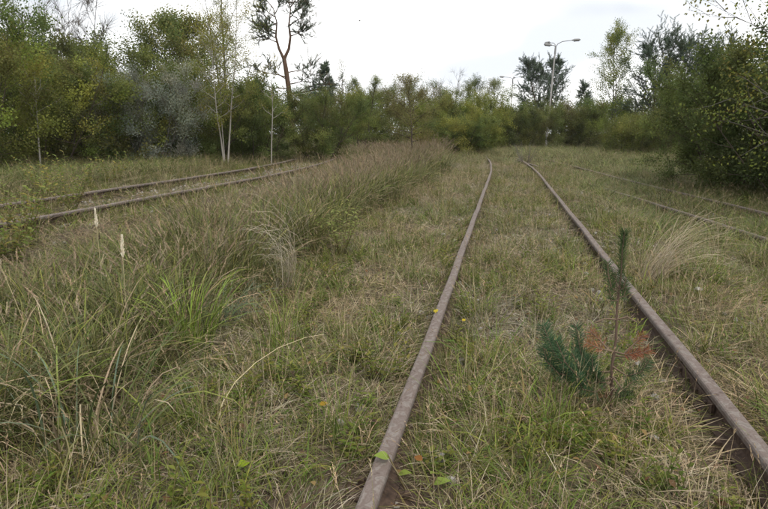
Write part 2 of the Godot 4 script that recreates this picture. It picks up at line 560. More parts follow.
func build_plants() -> void:
	rg.seed = 77
	var t_round := twig(18, 0.42, 0.055, 0.045, 0.6, 0.1, 0.45, 0.02)
	var t_small := twig(22, 0.40, 0.042, 0.032, 0.6, 0.15, 0.45, 0.03)
	var t_willow := twig(22, 0.45, 0.070, 0.017, 0.45, 0.0, 0.4)
	var t_pine := needle_twig(130, 0.28, 0.085, 0.0055)
	var t_bare := bare_twig()
	var t_birch := twig(13, 0.42, 0.045, 0.036, 0.6, 0.45, 0.4, 0.03)
	var sn := ["stems", "foliage"]
	# --- shrubs along the left bank, from the left edge of the picture to the middle
	plant("shrub", Vector3(-13.6, 0, -13.2), "tall dark green shrub cut by the left edge of the picture", "shrub", "shrubs along the left bank", bush(3.5, 3.4, MIDG + OLIVE + FRESH, 1.2), t_round, "bark_brown", sn)
	plant("shrub", Vector3(-14.2, 0, -16.4), "olive shrub behind the pale sapling stem at far left", "shrub", "shrubs along the left bank", bush(3.2, 3.4, OLIVE + FRESH, 1.2), t_small, "bark_brown", sn)
	plant("shrub", Vector3(-13.0, 0, -18.2), "dark olive shrub left of the silvery willow", "shrub", "shrubs along the left bank", bush(3.1, 3.2, OLIVE + FRESH + DARK, 1.2), t_round, "bark_brown", sn)
	plant("willow_shrub", Vector3(-11.9, 0, -18.9), "silvery grey-green willow shrub in the left bank of bushes", "shrub", "", bush(2.75, 2.7, SILVER, 1.2), t_willow, "bark_grey", sn)
	plant("shrub", Vector3(-11.3, 0, -21.4), "green shrub directly behind the three birch stems", "shrub", "shrubs along the left bank", bush(2.6, 2.8, MIDG + OLIVE, 1.4), t_small, "bark_brown", sn)
	plant("shrub", Vector3(-10.0, 0, -23.2), "rounded green shrub right of the birch stems below the tall pine", "shrub", "shrubs along the left bank", bush(2.5, 3.2, MIDG, 1.4), t_small, "bark_brown", sn)
	plant("shrub", Vector3(-7.9, 0, -25.0), "rounded green shrub at the far end of the left track", "shrub", "shrubs along the left bank", bush(2.5, 2.9, MIDG + OLIVE, 1.4), t_small, "bark_brown", sn)
	plant("shrub", Vector3(-21.5, 0, -25.5), "high dark bush behind the bare branched tree at upper left", "shrub", "shrubs along the left bank", bush(4.9, 5.4, DARK + OLIVE, 1.3, 1.5), t_round, "bark_brown", sn)
	plant("shrub", Vector3(-17.2, 0, -26.0), "broad dark bush below the round tree on the left", "shrub", "shrubs along the left bank", bush(3.3, 4.4, DARK + OLIVE, 1.3, 1.4), t_round, "bark_brown", sn)
	plant("shrub", Vector3(-14.2, 0, -29.0), "dark bush between the round tree and the tall pine", "shrub", "shrubs along the left bank", bush(2.9, 4.4, DARK + MIDG, 1.2, 1.4), t_round, "bark_brown", sn)
	plant("shrub", Vector3(-17.0, 0, -20.4), "dark leafy bush at the foot of the bare branched tree", "shrub", "shrubs along the left bank", bush(3.7, 3.6, DARK + OLIVE, 1.3, 1.2), t_round, "bark_brown", sn)
	plant("shrub", Vector3(-18.2, 0, -17.2), "tall leafy shrub in the top left corner", "shrub", "shrubs along the left bank", bush(5.0, 3.8, DARK + MIDG, 1.0, 1.2), t_round, "bark_brown", sn)
	# --- trees on the left
	plant("bare_tree", Vector3(-17.6, 0, -21.6), "bare branched tree standing above the bushes at upper left", "tree", "", {"h": 6.2, "stems": 4, "lean": 0.35, "base": .4, "r": 0.05, "cb": 0.4, "nb": 9, "spread": 1.5, "prof": "flat", "e0": .7, "e1": 1.1, "wob": .07, "blift": .35, "subs": 5, "tw": 3, "pal": [Color(.09, .075, .06)], "ts": 1.25}, t_bare, "bark_brown")
	plant("round_tree", Vector3(-17.4, 0, -30.0), "round dense tree with yellowing top behind the left bushes", "tree", "", {"h": 6.5, "r": 0.14, "cb": 0.25, "nb": 70, "spread": 2.9, "prof": "dome", "e0": 0.0, "e1": 0.75, "subs": 7, "tw": 4, "pal": MIDG + OLIVE + [Color(.22, .19, .05)], "ts": 1.7}, t_round, "bark_brown")
	plant("birch_tree", Vector3(-9.8, 0, -20.0), "three-stemmed young birch with pale stems beside the left track", "tree", "", {"h": 6.3, "stems": 3, "lean": 0.19, "base": .14, "r": 0.036, "cb": 0.3, "nb": 24, "spread": 1.15, "prof": "round", "e0": .5, "e1": 1.1, "wob": .05, "subs": 5, "tw": 3, "pal": YELLOW + FRESH, "ts": .95, "slift": -.3, "tup": -.2}, t_birch, "bark_birch")
	plant("thin_birch", Vector3(-8.45, 0, -21.0), "single thin birch stem with few yellow leaves beside the left track", "tree", "", {"h": 3.7, "r": 0.026, "cb": 0.45, "nb": 12, "spread": .7, "prof": "round", "e0": .5, "e1": 1.0, "wob": .04, "subs": 3, "tw": 1, "pal": YELLOW, "ts": .9}, t_birch, "bark_birch")
	plant("thin_birch", Vector3(-12.7, 0, -14.6), "pale stemmed sapling in front of the bushes at far left", "tree", "", {"h": 2.9, "r": 0.03, "cb": 0.4, "nb": 16, "spread": .75, "prof": "round", "e0": .4, "e1": 1.0, "wob": .04, "subs": 4, "tw": 2, "pal": FRESH, "ts": .9}, t_birch, "bark_birch")
	plant("tall_tree", Vector3(-16.6, 0, -34.0), "tall airy tree rising out of the frame behind the birch", "tree", "", {"h": 10.0, "stems": 2, "lean": .12, "base": .2, "r": 0.12, "cb": 0.3, "nb": 26, "spread": 2.0, "prof": "round", "e0": .5, "e1": 1.2, "subs": 4, "tw": 2, "pal": OLIVE + SILVER, "ts": 1.25}, t_birch, "bark_grey")
	pine_tree(Vector3(-11.6, 0, -32.0))
	plant("dark_conifer", Vector3(-12.2, 0, -40.0), "dark bluish pine low on the right of the tall pine", "tree", "pines", {"h": 5.6, "r": 0.1, "cb": .15, "nb": 40, "spread": 1.7, "prof": "cone", "e0": .1, "e1": .9, "subs": 6, "tw": 5, "pal": PINE, "ts": 1.1}, t_pine, "bark_pine")
	plant("slim_tree", Vector3(-10.4, 0, -38.0), "slim pole-like tree left of the pointed tree", "tree", "", {"h": 5.5, "r": 0.06, "cb": .2, "nb": 26, "spread": .75, "prof": "narrow", "e0": .5, "e1": 1.1, "subs": 3, "tw": 1, "pal": OLIVE + [Color(.09, .09, .06)], "ts": 1.2}, t_birch, "bark_brown")
	plant("pointed_tree", Vector3(-8.7, 0, -36.0), "pointed green tree in the middle distance left of centre", "tree", "", {"h": 4.6, "stems": 3, "lean": .2, "base": .3, "r": 0.07, "cb": .08, "nb": 20, "spread": 1.3, "prof": "cone", "e0": .6, "e1": 1.2, "subs": 5, "tw": 4, "pal": MIDG + FRESH, "ts": 1.2}, t_small, "bark_brown")
	plant("young_tree", Vector3(-3.75, 0, -24.4), "young tree with thin dark trunk and open crown left of the centre", "tree", "", {"h": 3.3, "r": 0.045, "cb": .33, "nb": 26, "spread": 1.2, "prof": "round", "e0": .15, "e1": .9, "wob": .04, "subs": 6, "tw": 4, "pal": [Color(.18, .165, .065), Color(.15, .15, .055), Color(.21, .175, .07)], "ts": .95}, t_birch, "bark_brown")
	# --- middle distance
	for a in [[-12.5, -46.0, 4.0, 5.0, "olive bush behind the pointed tree", OLIVE], [-9.3, -47.0, 3.6, 4.4, "olive bush seen under the open young tree crown", OLIVE], [-6.6, -52.0, 4.9, 4.8, "rounded olive tree-bush right of the open young tree", OLIVE + MIDG],
			[-5.0, -44.0, 2.9, 3.4, "light olive bush in front of the bare far trees", OLIVE + FRESH], [-2.2, -46.0, 3.6, 3.2, "bright yellow-green bush at the end of the middle track", FRESH], [-2.9, -36.2, 1.95, 2.5, "low green bush where the left rail disappears", MIDG + FRESH], [-1.75, -37.6, 1.6, 2.0, "low light green bush beside the end of the left rail", FRESH + MIDG],
			[-0.4, -50.0, 3.1, 3.2, "dark olive bush under the farther lamp", OLIVE + DARK], [1.6, -53.0, 2.7, 3.4, "low olive bush between the two lamps", OLIVE], [3.0, -60.0, 3.2, 3.6, "olive bush behind the foot of the nearer lamp", OLIVE], [5.6, -51.0, 3.0, 3.2, "brownish bush right of the nearer lamp", OLIVE + [Color(.11, .09, .045)]],
			[8.2, -52.0, 3.2, 3.8, "green bush below the small spruce top", MIDG], [7.2, -38.0, 1.7, 3.4, "low sprawling bush under the airy aspen", OLIVE + FRESH], [9.4, -36.0, 1.6, 3.2, "low bramble bush in front of the dark pine", OLIVE + [Color(.12, .09, .045)]], [11.6, -40.0, 3.0, 3.6, "dark bush right of the dark pine", DARK + OLIVE], [12.6, -33.0, 3.2, 3.8, "dark bush between the dark pine and the big right bush", DARK]]:
		plant("shrub", Vector3(a[0], 0, a[1]), a[4], "shrub", "bushes in the middle distance", bush(a[2], a[3], a[5], 1.2, 1.55 if a[1] < -40 else 1.2), t_small, "bark_brown", sn)
	for a in [[-4.6, -53.0, 6.4, "dead bare tree in the far middle, taller of the two"], [-5.6, -52.0, 5.2, "dead bare tree in the far middle, shorter of the two"]]:
		plant("dead_tree", Vector3(a[0], 0, a[1]), a[3], "tree", "dead trees in the far middle", {"h": a[2], "r": 0.09, "cb": .35, "nb": 14, "spread": 1.1, "prof": "narrow", "e0": .6, "e1": 1.0, "subs": 3, "tw": 1, "wob": .09, "pal": [Color(.12, .11, .10)], "ts": 1.2}, t_bare, "bark_grey")
	plant("far_tree", Vector3(-3.3, 0, -60.0), "bluish green tree behind the bare far trees", "tree", "far trees in the middle", {"h": 5.9, "r": 0.1, "cb": .2, "nb": 30, "spread": 1.9, "prof": "round", "e0": .2, "e1": 1.1, "subs": 5, "tw": 3, "pal": PINE + MIDG, "ts": 1.8}, t_small, "bark_brown")
	plant("far_tree", Vector3(-1.2, 0, -58.0), "yellowing tree left of the farther lamp", "tree", "far trees in the middle", {"h": 5.7, "r": 0.1, "cb": .15, "nb": 30, "spread": 1.7, "prof": "round", "e0": .3, "e1": 1.1, "subs": 5, "tw": 3, "pal": FRESH + OLIVE, "ts": 1.7}, t_small, "bark_brown")
	plant("far_tree", Vector3(-6.3, 0, -60.0), "dull green rounded tree left of the bare far trees", "tree", "far trees in the middle", {"h": 4.9, "r": 0.1, "cb": .15, "nb": 28, "spread": 2.1, "prof": "round", "e0": .2, "e1": 1.1, "subs": 5, "tw": 3, "pal": OLIVE, "ts": 1.8}, t_small, "bark_brown")
	# --- right
	plant("broad_pine", Vector3(3.7, 0, -63.0), "broad dark pine behind the nearer lamp post", "tree", "pines", {"h": 8.4, "stems": 2, "lean": .2, "base": .3, "r": 0.14, "cb": .2, "nb": 34, "spread": 2.6, "prof": "round", "e0": .3, "e1": 1.0, "subs": 9, "tw": 8, "sublen": .6, "sdev": 1.0, "pal": PINE, "ts": 1.2, "blift": .3}, t_pine, "bark_pine")
	plant("spruce_tree", Vector3(9.0, 0, -76.0), "small far spruce whose pointed top shows right of the lamp", "tree", "", {"h": 6.7, "r": 0.1, "cb": .1, "nb": 44, "spread": 1.6, "prof": "cone", "e0": -.1, "e1": .6, "subs": 5, "tw": 2, "pal": PINE, "ts": 2.2}, t_pine, "bark_pine")
	plant("aspen_tree", Vector3(7.4, 0, -45.0), "airy light green aspen between the lamp and the dark pine", "tree", "", {"h": 8.1, "stems": 2, "lean": .1, "base": .2, "r": 0.08, "cb": .25, "nb": 24, "spread": 1.7, "prof": "round", "e0": .5, "e1": 1.1, "subs": 5, "tw": 3, "pal": FRESH + MIDG, "ts": 1.4}, t_round, "bark_grey")
	plant("dark_pine", Vector3(9.6, 0, -42.0), "dark pine with ragged top left of the big right bush", "tree", "pines", {"h": 6.1, "stems": 2, "lean": .15, "base": .3, "r": 0.11, "cb": .06, "nb": 44, "spread": 2.2, "prof": "vase", "e0": .2, "e1": .9, "subs": 8, "tw": 7, "sublen": .6, "sdev": 1.0, "pal": PINE, "ts": 1.05, "blift": .4}, t_pine, "bark_pine")
	plant("dark_pine", Vector3(12.4, 0, -44.0), "dark pine partly hidden behind the big right bush", "tree", "pines", {"h": 5.8, "stems": 2, "lean": .15, "base": .3, "r": 0.11, "cb": .06, "nb": 40, "spread": 2.2, "prof": "vase", "e0": .2, "e1": .9, "subs": 8, "tw": 7, "sublen": .6, "sdev": 1.0, "pal": PINE, "ts": 1.05, "blift": .4}, t_pine, "bark_pine")
	plant("shrub", Vector3(6.15, 0, -18.0), "big dense dark green bush overhanging the right track", "shrub", "bushes beside the right track", bush(3.0, 3.2, DARK + MIDG, 1.8), t_small, "bark_brown", sn)
	plant("shrub", Vector3(6.95, 0, -15.2), "big leafy bush cut by the right edge of the picture", "shrub", "bushes beside the right track", bush(3.2, 3.3, DARK, 1.8), t_round, "bark_brown", sn)
	plant("shrub", Vector3(8.7, 0, -21.0), "taller bush standing behind the big right bushes", "shrub", "bushes beside the right track", bush(3.9, 3.8, MIDG + DARK, 1.4), t_round, "bark_brown", sn)
	# tree whose branch reaches in at the top right
	plant("overhanging_tree", Vector3(5.15, 0, -10.6), "leafy tree reaching in from the right over the big bush", "tree", "", {"h": 5.6, "stems": 2, "lean": .12, "base": .15, "r": 0.06, "cb": .27, "nb": 26, "spread": 2.2, "prof": "vase", "e0": .2, "e1": .8, "subs": 6, "tw": 2, "pal": FRESH + MIDG + [Color(.17, .15, .04)], "ts": 1.25}, t_birch, "bark_grey")
	# far woodland closing the view
	rg.seed = 4
	var where := []
	var tint := PackedColorArray()
	for k in 64:
		var a := lerpf(-0.95, 0.72, (k + rnd(-.5, .5)) / 64.0)
		var d := rnd(78, 120)
		var c := Vector3(sin(a) * d, 0, -cos(a) * d)
		if absf(a) < 0.2: d = rnd(95, 130)
		var hh := rnd(3.5, 6.0)
		var w := rnd(2.5, 4.5)
		var tone: Color = pick(OLIVE + DARK + MIDG)
		for q in 130:
			var u := rvec() * 0.85
			if u.length() > 1.0: u = u.normalized()
			where.push_back(orient(c + Vector3(u.x * w, hh * 0.5 + u.y * hh * 0.5, u.z * w), (u + Vector3.UP * .5 + rvec() * .5), rnd(3.0, 5.0)))
			tint.push_back(vary(tone, .2))
	var far := copies(numbered("far_woodland"), t_round, where, tint, self)
	tag(far, "low belt of far woodland closing the view behind the yard", "woodland", "", "stuff")

func pine_tree(at: Vector3) -> void:
	rg.seed = 912
	var o := thing("tall_pine", Vector3(at.x, gy(at.x, at.z), at.z), "tall forked pine with orange-brown trunk above the left bushes", "tree", "pines")
	var s := Soup.new()
	var where := []
	var tint := PackedColorArray()
	var right := Vector3(0.98, 0, -0.2)
	var fwd := Vector3(0.2, 0, 0.98)
	var P := func(a: float, y: float, b := 0.0): return right * a + fwd * b + Vector3.UP * y
	var trunk := PackedVector3Array([P.call(0.0, -.1), P.call(.05, 1.2), P.call(.02, 2.4), P.call(-.08, 3.4), P.call(-.22, 4.6), P.call(-.3, 5.1)])
	tube(s, trunk, 0.17, 0.11, 8, Color.WHITE)
	var fl := PackedVector3Array([P.call(-.3, 5.05), P.call(-.55, 5.6), P.call(-.68, 6.2, .1), P.call(-.6, 6.9, .1), P.call(-.75, 7.6, .2)])
	var fr := PackedVector3Array([P.call(-.3, 5.05), P.call(-.02, 5.6), P.call(.08, 6.2), P.call(.0, 6.8, -.1), P.call(.1, 7.6, -.2), P.call(.02, 8.1, -.2)])
	tube(s, fl, 0.085, 0.02, 6, Color.WHITE)
	tube(s, fr, 0.09, 0.02, 6, Color.WHITE)
	var limbs := []
	# [path to start on, where, reach to the right, rise, towards the viewer, how many side shoots]
	for a in [[fl, .38, -.8, .2, .3], [fl, .48, -.9, .1, -.3], [fr, .42, .7, .2, .3], [fr, .5, .8, .0, -.3], [fl, .55, -.9, .35, .3], [fl, .7, -1.1, .5, -.2], [fl, .85, -.8, .5, .2], [fl, 1., -.5, .7, 0], [fl, .9, .5, .5, .5], [fl, .6, -.5, .1, .8], [fl, .75, -.7, -.1, -.7],
			[fr, .6, .9, .5, .3], [fr, .75, 1.1, .5, -.3], [fr, .85, .8, .6, .4], [fr, 1., .4, .6, 0], [fr, .9, -.5, .5, -.4], [fr, .7, .6, .0, .7], [fr, .95, .7, .2, -.4],
			[trunk, .72, -1.9, .5, .2], [trunk, .62, -2.2, .1, -.3], [trunk, .66, 1.5, .15, .3], [trunk, .58, 1.9, .3, -.2], [trunk, .76, 1.4, .4, -.6], [trunk, .5, -1.6, -.1, .5], [trunk, .7, -1.2, .3, .9], [trunk, .56, 2.3, .9, .1], [trunk, .45, -2.0, .0, .1], [trunk, .48, 1.2, .0, .5]]:
		var st := along(a[0], a[1])
		var e: Vector3 = right * a[2] + Vector3.UP * a[3] + fwd * a[4]
		var bp := path(st[0], e, e.length() * 1.1, 5, 0.3, 0.22)
		tube(s, bp, 0.035, 0.008, 5, Color.WHITE)
		var cnt := 14 if a[0] != trunk else 15
		for q in cnt:
			var sa := along(bp, lerpf(.4, 1.0, (q + rnd(0, 1)) / cnt))
			var sp := path(sa[0], sa[1] * .7 + rvec() * 1.2 + Vector3.UP * .15, rnd(.35, 1.0), 3, .2, .35)
			tube(s, sp, 0.01, 0.004, 3, Color.WHITE)
			for k in 6:
				var ta := along(sp, (k + rnd(.2, 1)) / 6.0)
				where.push_back(orient(ta[0], ta[1] + rvec() * .7 + Vector3.UP * .3, rnd(.6, 1.0)))
				tint.push_back(vary(pick(PINE + [Color(.13, .11, .065)]), .25))
	part("trunk", s.mesh(M.bark_pine), o)
	rg.seed = 913
	copies("crown", needle_twig(130, 0.28, 0.09, 0.006), where, tint, o)

# ---------------------------------------------------------------- grass
const STRAW := [Color(0.292, 0.241, 0.158), Color(0.233, 0.187, 0.125), Color(0.358, 0.308, 0.220), Color(0.191, 0.150, 0.100)]
const GREENS := [Color(0.093, 0.138, 0.019), Color(0.113, 0.154, 0.026), Color(0.072, 0.113, 0.019), Color(0.142, 0.165, 0.031)]
const DULL := [Color(0.092, 0.099, 0.033), Color(0.116, 0.116, 0.042), Color(0.071, 0.083, 0.027), Color(0.141, 0.127, 0.054)]
const BROWN := [Color(0.122, 0.081, 0.053), Color(0.162, 0.113, 0.077), Color(0.097, 0.069, 0.045)]
const BLUEG := [Color(0.090, 0.122, 0.077), Color(0.108, 0.135, 0.090)]

const TALL_GREEN := [Color(0.073, 0.094, 0.031), Color(0.097, 0.113, 0.038), Color(0.124, 0.127, 0.050), Color(0.065, 0.085, 0.033), Color(0.142, 0.165, 0.041)]
const TALL_DRY := [Color(0.190, 0.146, 0.095), Color(0.263, 0.207, 0.134), Color(0.134, 0.118, 0.062), Color(0.336, 0.280, 0.185), Color(0.101, 0.095, 0.045)]

func clump(n: int, rad: float, l0: float, l1: float, w0: float, w1: float, lean0: float, lean1: float, bend: float, pal: Array, segs := 3) -> ArrayMesh:
	var s := Soup.new()
	for k in n:
		var r := rad * sqrt(rg.randf())
		var a := rnd(0, TAU)
		var p := Vector3(cos(a) * r, -0.01, sin(a) * r)
		var az := a + rnd(-1.2, 1.2)
		blade(s, p, az, rnd(l0, l1), rnd(w0, w1), rnd(lean0, lean1), bend * rnd(.4, 1.3), vary(pick(pal), .2), segs)
	return s.mesh(M.blade)

func panicle(s: Soup, q: Vector3, dir: Vector3, length: float, width: float, col: Color, n: int) -> void:
	for k in n:
		var f := rg.randf()
		var p := q + dir * length * f
		var a := rnd(0, TAU)
		var d := (Vector3(cos(a), 0, sin(a)) * 0.5 + dir).normalized()
		var e := p + d * width * rnd(.6, 1.3) * (1.15 - f * 0.7)
		var sd := d.cross(Vector3(0.3, .2, .9)).normalized() * width * 0.11
		s.tri(p - sd, p + sd, e, vary(col, .2))

func stalks(n: int, rad: float, l0: float, l1: float, w: float, lean: float, head: float, headw: float, pal: Array, headcol: Color, hn := 16) -> ArrayMesh:
	var s := Soup.new()
	for k in n:
		var r := rad * sqrt(rg.randf())
		var a := rnd(0, TAU)
		var az := a + rnd(-1, 1)
		var ln := rnd(0.02, lean)
		var bend := rnd(0.1, .7)
		var tip := blade(s, Vector3(cos(a) * r, -.01, sin(a) * r), az, rnd(l0, l1), w, ln, bend, vary(pick(pal), .2), 3)
		var ang := ln + bend
		if head > 0.0:
			panicle(s, tip - Vector3(cos(az) * sin(ang), cos(ang), sin(az) * sin(ang)) * head * .7, Vector3(cos(az) * sin(ang), cos(ang), sin(az) * sin(ang)), head * rnd(.7, 1.2), headw, vary(headcol, .2), hn)
	return s.mesh(M.blade)

func forb(n: int, hgt: float, ll: float, lw: float, pal: Array) -> ArrayMesh:
	var s := Soup.new()
	for k in n:
		var a := rnd(0, TAU)
		var pts := path(Vector3(cos(a), 0, sin(a)) * .04, Vector3(rnd(-.5, .5), 1, rnd(-.5, .5)), hgt * rnd(.5, 1.1), 3, 0, .12)
		for q in 3:
			var sd := Vector3(.002, 0, 0)
			s.quad(pts[q] - sd, pts[q] + sd, pts[q + 1] + sd * .7, pts[q + 1] - sd * .7, Color(.13, .12, .05))
		for q in 9:
			var at := along(pts, (q + 1.0) / 9.0)
			var b := q * 2.4 + rnd(-.3, .3)
			leaf(s, at[0], Vector3(cos(b), rnd(.1, .7), sin(b)).normalized(), Vector3.UP, ll * rnd(.7, 1.2), lw * rnd(.7, 1.2), vary(pick(pal), .2))
	return s.mesh(M.leaf)

const RINGS := [0.9, 4.0, 8.0, 14.0, 24.0, 46.0, 95.0]
const GROWN := [1.0, 1.0, 1.12, 1.35, 1.8, 2.6]

func tall_zone(x: float, z: float) -> float:
	# 1 inside the strip of tall grass left of the middle track, 0 outside
	var d := -z
	var e := fine.get_noise_2d(x * 0.5, z * 0.5) * 0.35
	var a := -2.02 + e - 0.24 * sm(4.0, 6.0, d) + 0.18 * sm(12.0, 17.0, d) - 0.4 * (1.0 - sm(0.0, .8, absf(d - 4.1))) - 1.2 * sm(19.0, 30.0, d)
	var b := -5.0 + left_near(d) + 5.86 + e
	return sm(a + 0.12, a - 0.15, x) * sm(b - 0.15, b + 0.3, x) * sm(40.0, 30.0, d)

func scatter(meshes: Array, dens: Array, accept: Callable, parent: Node, called: String) -> void:
	# accept(x, z, r) gives [size across, size upward, tint] or nothing
	var where := []
	var tint := []
	for m in meshes:
		where.push_back([])
		tint.push_back(PackedColorArray())
	for k in 6:
		var r0: float = RINGS[k]
		var r1: float = RINGS[k + 1]
		var a0 := -0.98 if k < 4 else -0.88
		var a1 := 0.62
		var n := int(dens[k] * 0.5 * (r1 * r1 - r0 * r0) * (a1 - a0))
		for q in n:
			var r := sqrt(lerpf(r0 * r0, r1 * r1, rg.randf()))
			var a := rnd(a0, a1)
			var x := sin(a) * r
			var z := -cos(a) * r + 0.25
			var got = accept.call(x, z, r)
			if got == null: continue
			var g: float = GROWN[k]
			var w := rg.randi() % meshes.size()
			var b := Basis(Vector3.UP, rnd(0, TAU)) * Basis(Vector3.RIGHT, rnd(-.12, .12))
			b = b * Basis.from_scale(Vector3(got[0] * g, got[1] * sqrt(g), got[0] * g))
			where[w].push_back(Transform3D(b, Vector3(x, gy(x, z), z)))
			tint[w].push_back(got[2])
	for w in meshes.size():
		if where[w].size(): copies(called, meshes[w], where[w], tint[w], parent)

func stuff(called: String, label: String, category: String) -> Node3D:
	var o := thing(called, Vector3.ZERO, label, category)
	o.set_meta("kind", "stuff")
	return o

func build_grass() -> void:
	rg.seed = 31
	var mats := []
	var lit := []
	var green := []
	var wisp := []
	var tall := []
	var talldry := []
	var plume := []
	var weeds := []
	var coarse := []
	var edge := []
	for k in 3:
		mats.push_back(clump(52, .16, .10, .26, .0022, .0042, .85, 1.55, .5, STRAW + STRAW + DULL))
		lit.push_back(clump(30, .16, .05, .16, .002, .005, 1.25, 1.65, .3, STRAW + BROWN + BROWN, 2))
		green.push_back(clump(40, .12, .08, .26, .0026, .0048, .2, 1.1, .9, GREENS + GREENS + DULL))
		wisp.push_back(stalks(12, .14, .25, .5, .0022, .5, .07, .016, STRAW + DULL, Color(.27, .21, .14), 10))
		tall.push_back(clump(54, .15, .5, 1.0, .004, .008, .03, .45, 1.1, TALL_GREEN, 4))
		talldry.push_back(clump(50, .16, .4, .95, .003, .006, .1, .9, 1.4, TALL_DRY + TALL_GREEN, 4))
		plume.push_back(stalks(15, .16, .65, 1.02, .0028, .35, .15, .03, TALL_DRY, Color(.20, .165, .115), 26))
		coarse.push_back(clump(34, .16, .45, .95, .006, .011, .1, .7, 1.5, TALL_GREEN + TALL_DRY + GREENS, 6))
		edge.push_back(clump(26, .07, .07, .22, .0024, .0045, .2, 1.2, .8, GREENS + STRAW + DULL))
		weeds.push_back(forb(5, .17, .036, .019, GREENS + [Color(.19, .20, .05)]))
	var one := func(x, z): return patch.get_noise_2d(x, z)
	var open := func(x: float, z: float) -> bool:
		var l := left_near(-z)
		if -z < 24.0 and x < l + .3 and x > l - 1.9 and rg.randf() < .6: return false
		return tall_zone(x, z) < 0.5 and z > -70.0
	# short dry mat
	var sg := stuff("short_grass", "short matted grass, straw coloured and green, over the open ground", "grass")
	scatter(lit, [70, 45, 18, 8, 3, 0], func(x, z, _r):
		var g := rail_gap(x, z)
		if g < 0.07 or not open.call(x, z): return null
		var v := rnd(.75, 1.15)
		return [rnd(.7, 1.2), rnd(.7, 1.3), Color(v, v, v)], sg, "dead_blades")
	scatter(mats, [85, 60, 31, 14, 6, 1.6], func(x, z, _r):
		var g := rail_gap(x, z)
		if g < 0.10 or not open.call(x, z): return null
		var p: float = one.call(x, z) - (.5 if x > .45 and x < 1.05 and z > -2.9 else 0.0)
		if p > 0.25 and rg.randf() < 0.55: return null
		var k := 0.55 if g < 0.22 else 1.0
		var v := rnd(.8, 1.12)
		var warm := clampf(broad.get_noise_2d(x * 2.0 + 50.0, z * 2.0), -.4, .4)
		return [k * rnd(.75, 1.2), k * rnd(.6, 1.15), Color(v * (1.0 + warm * .2), v, v * (1.0 - warm * .3))], sg, "straw_blades")
	scatter(green, [60, 42, 23, 10, 4, 1.2], func(x, z, _r):
		var g := rail_gap(x, z)
		if g < 0.11 or not open.call(x, z): return null
		var p: float = one.call(x, z) + (0.15 if x > 1.3 else 0.0) - (.6 if x > .45 and x < 1.05 and z > -2.9 else 0.0)
		if p < -0.05 and rg.randf() < 0.7: return null
		var k := 0.6 if g < 0.2 else 1.0
		if rg.randf() < 0.12: k *= 1.4
		var v := rnd(.75, 1.2)
		return [k * rnd(.7, 1.15), k * rnd(.55, 1.1), Color(v * rnd(.9, 1.25), v, v)], sg, "green_blades")
	scatter(wisp, [16, 14, 10, 6, 2.2, .5], func(x, z, _r):
		var g := rail_gap(x, z)
		if g < 0.13 or not open.call(x, z): return null
		var v := rnd(.8, 1.2)
		return [rnd(.7, 1.1), rnd(.6, 1.1), Color(v * 1.04, v, v * .95)], sg, "seed_stalks")
	# tufts hugging the rails
	for m in edge:
		var where := []
		var tint := PackedColorArray()
		for k in 2600:
			var d := 1.2 + 24.0 * pow(rg.randf(), 1.7)
			var side := 1.0 if rg.randf() < .5 else -1.0
			var off: float = side * rnd(.062, .15)
			var w := rg.randi() % 6
			var x: float = [-.43 + main_off(d), 1.09 + main_off(d), left_near(d), left_near(d) - 1.6, right_near(d), right_near(d) + 1.5][w] + off
			if patch.get_noise_2d(x * .2 + w * 20.0, d * 1.6) < -.22: continue
			if w == 1 and side < 0.0 and d < 4.3 and rg.randf() < .45: continue
			var sc := rnd(.5, 1.15) * (1.0 if w < 2 else 1.35)
			var v := rnd(.75, 1.15)
			where.push_back(Transform3D(Basis(Vector3.UP, rnd(0, TAU)) * sc, Vector3(x, gy(x, -d), -d)))
			tint.push_back(Color(v * rnd(.95, 1.2), v, v))
		copies("rail_side_blades", m, where, tint, sg)
	var litter := stuff("leaf_litter", "small dull brown and yellow fallen leaves caught in the short grass", "fallen leaves")
	for m in 3:
		var ls := Soup.new()
		full_leaf(ls, Vector3.ZERO, Vector3(.2, .3, 1).normalized(), Vector3(rnd(-.5, .5), 1, 0).normalized(), .034, .022, [Color(.15, .085, .045), Color(.22, .15, .06), Color(.11, .075, .05)][m])
		var lm := ls.mesh(M.leaf)
		var lw := []
		var lt := PackedColorArray()
		for k in 190:
			var x := rnd(-2.0, 2.6)
			var z := -rnd(1.4, 7.0)
			if rail_gap(x, z) < .06: continue
			lw.push_back(Transform3D(Basis(Vector3.UP, rnd(0, TAU)) * Basis(Vector3.RIGHT, rnd(-.9, .9)) * rnd(.6, 1.2), Vector3(x, gy(x, z) + rnd(.03, .12), z)))
			lt.push_back(vary(Color(1, 1, 1), .2))
		copies("leaves", lm, lw, lt, litter)
	var wd := stuff("small_weeds", "small leafy green weeds scattered through the short grass", "weeds")
	scatter(weeds, [20, 16, 8, 4, 1, 0], func(x, z, _r):
		var g := rail_gap(x, z)
		if g < 0.12 or not open.call(x, z) or one.call(x + 9.0, z) < -0.05: return null
		var v := rnd(.8, 1.15)
		return [rnd(.7, 1.3), rnd(.5, 1.3), Color(v * rnd(.9, 1.2), v, v)], wd, "leafy_stems")
	var moss := stuff("moss", "yellow-green moss patch on the ground in front of the small pine", "moss")
	var cushion := clump(120, .09, .012, .035, .003, .005, .1, 1.0, .5, [Color(.15, .16, .025), Color(.19, .19, .03), Color(.12, .14, .025)], 2)
	var mw := []
	var mt := PackedColorArray()
	for k in 60:
		var x := .36 + rg.randfn() * .2
		var z := -2.78 + rg.randfn() * .1
		mw.push_back(Transform3D(Basis(Vector3.UP, rnd(0, TAU)) * rnd(.8, 1.4), Vector3(x, gy(x, z) + .012, z)))
		mt.push_back(Color.WHITE)
	copies("cushions", cushion, mw, mt, moss)
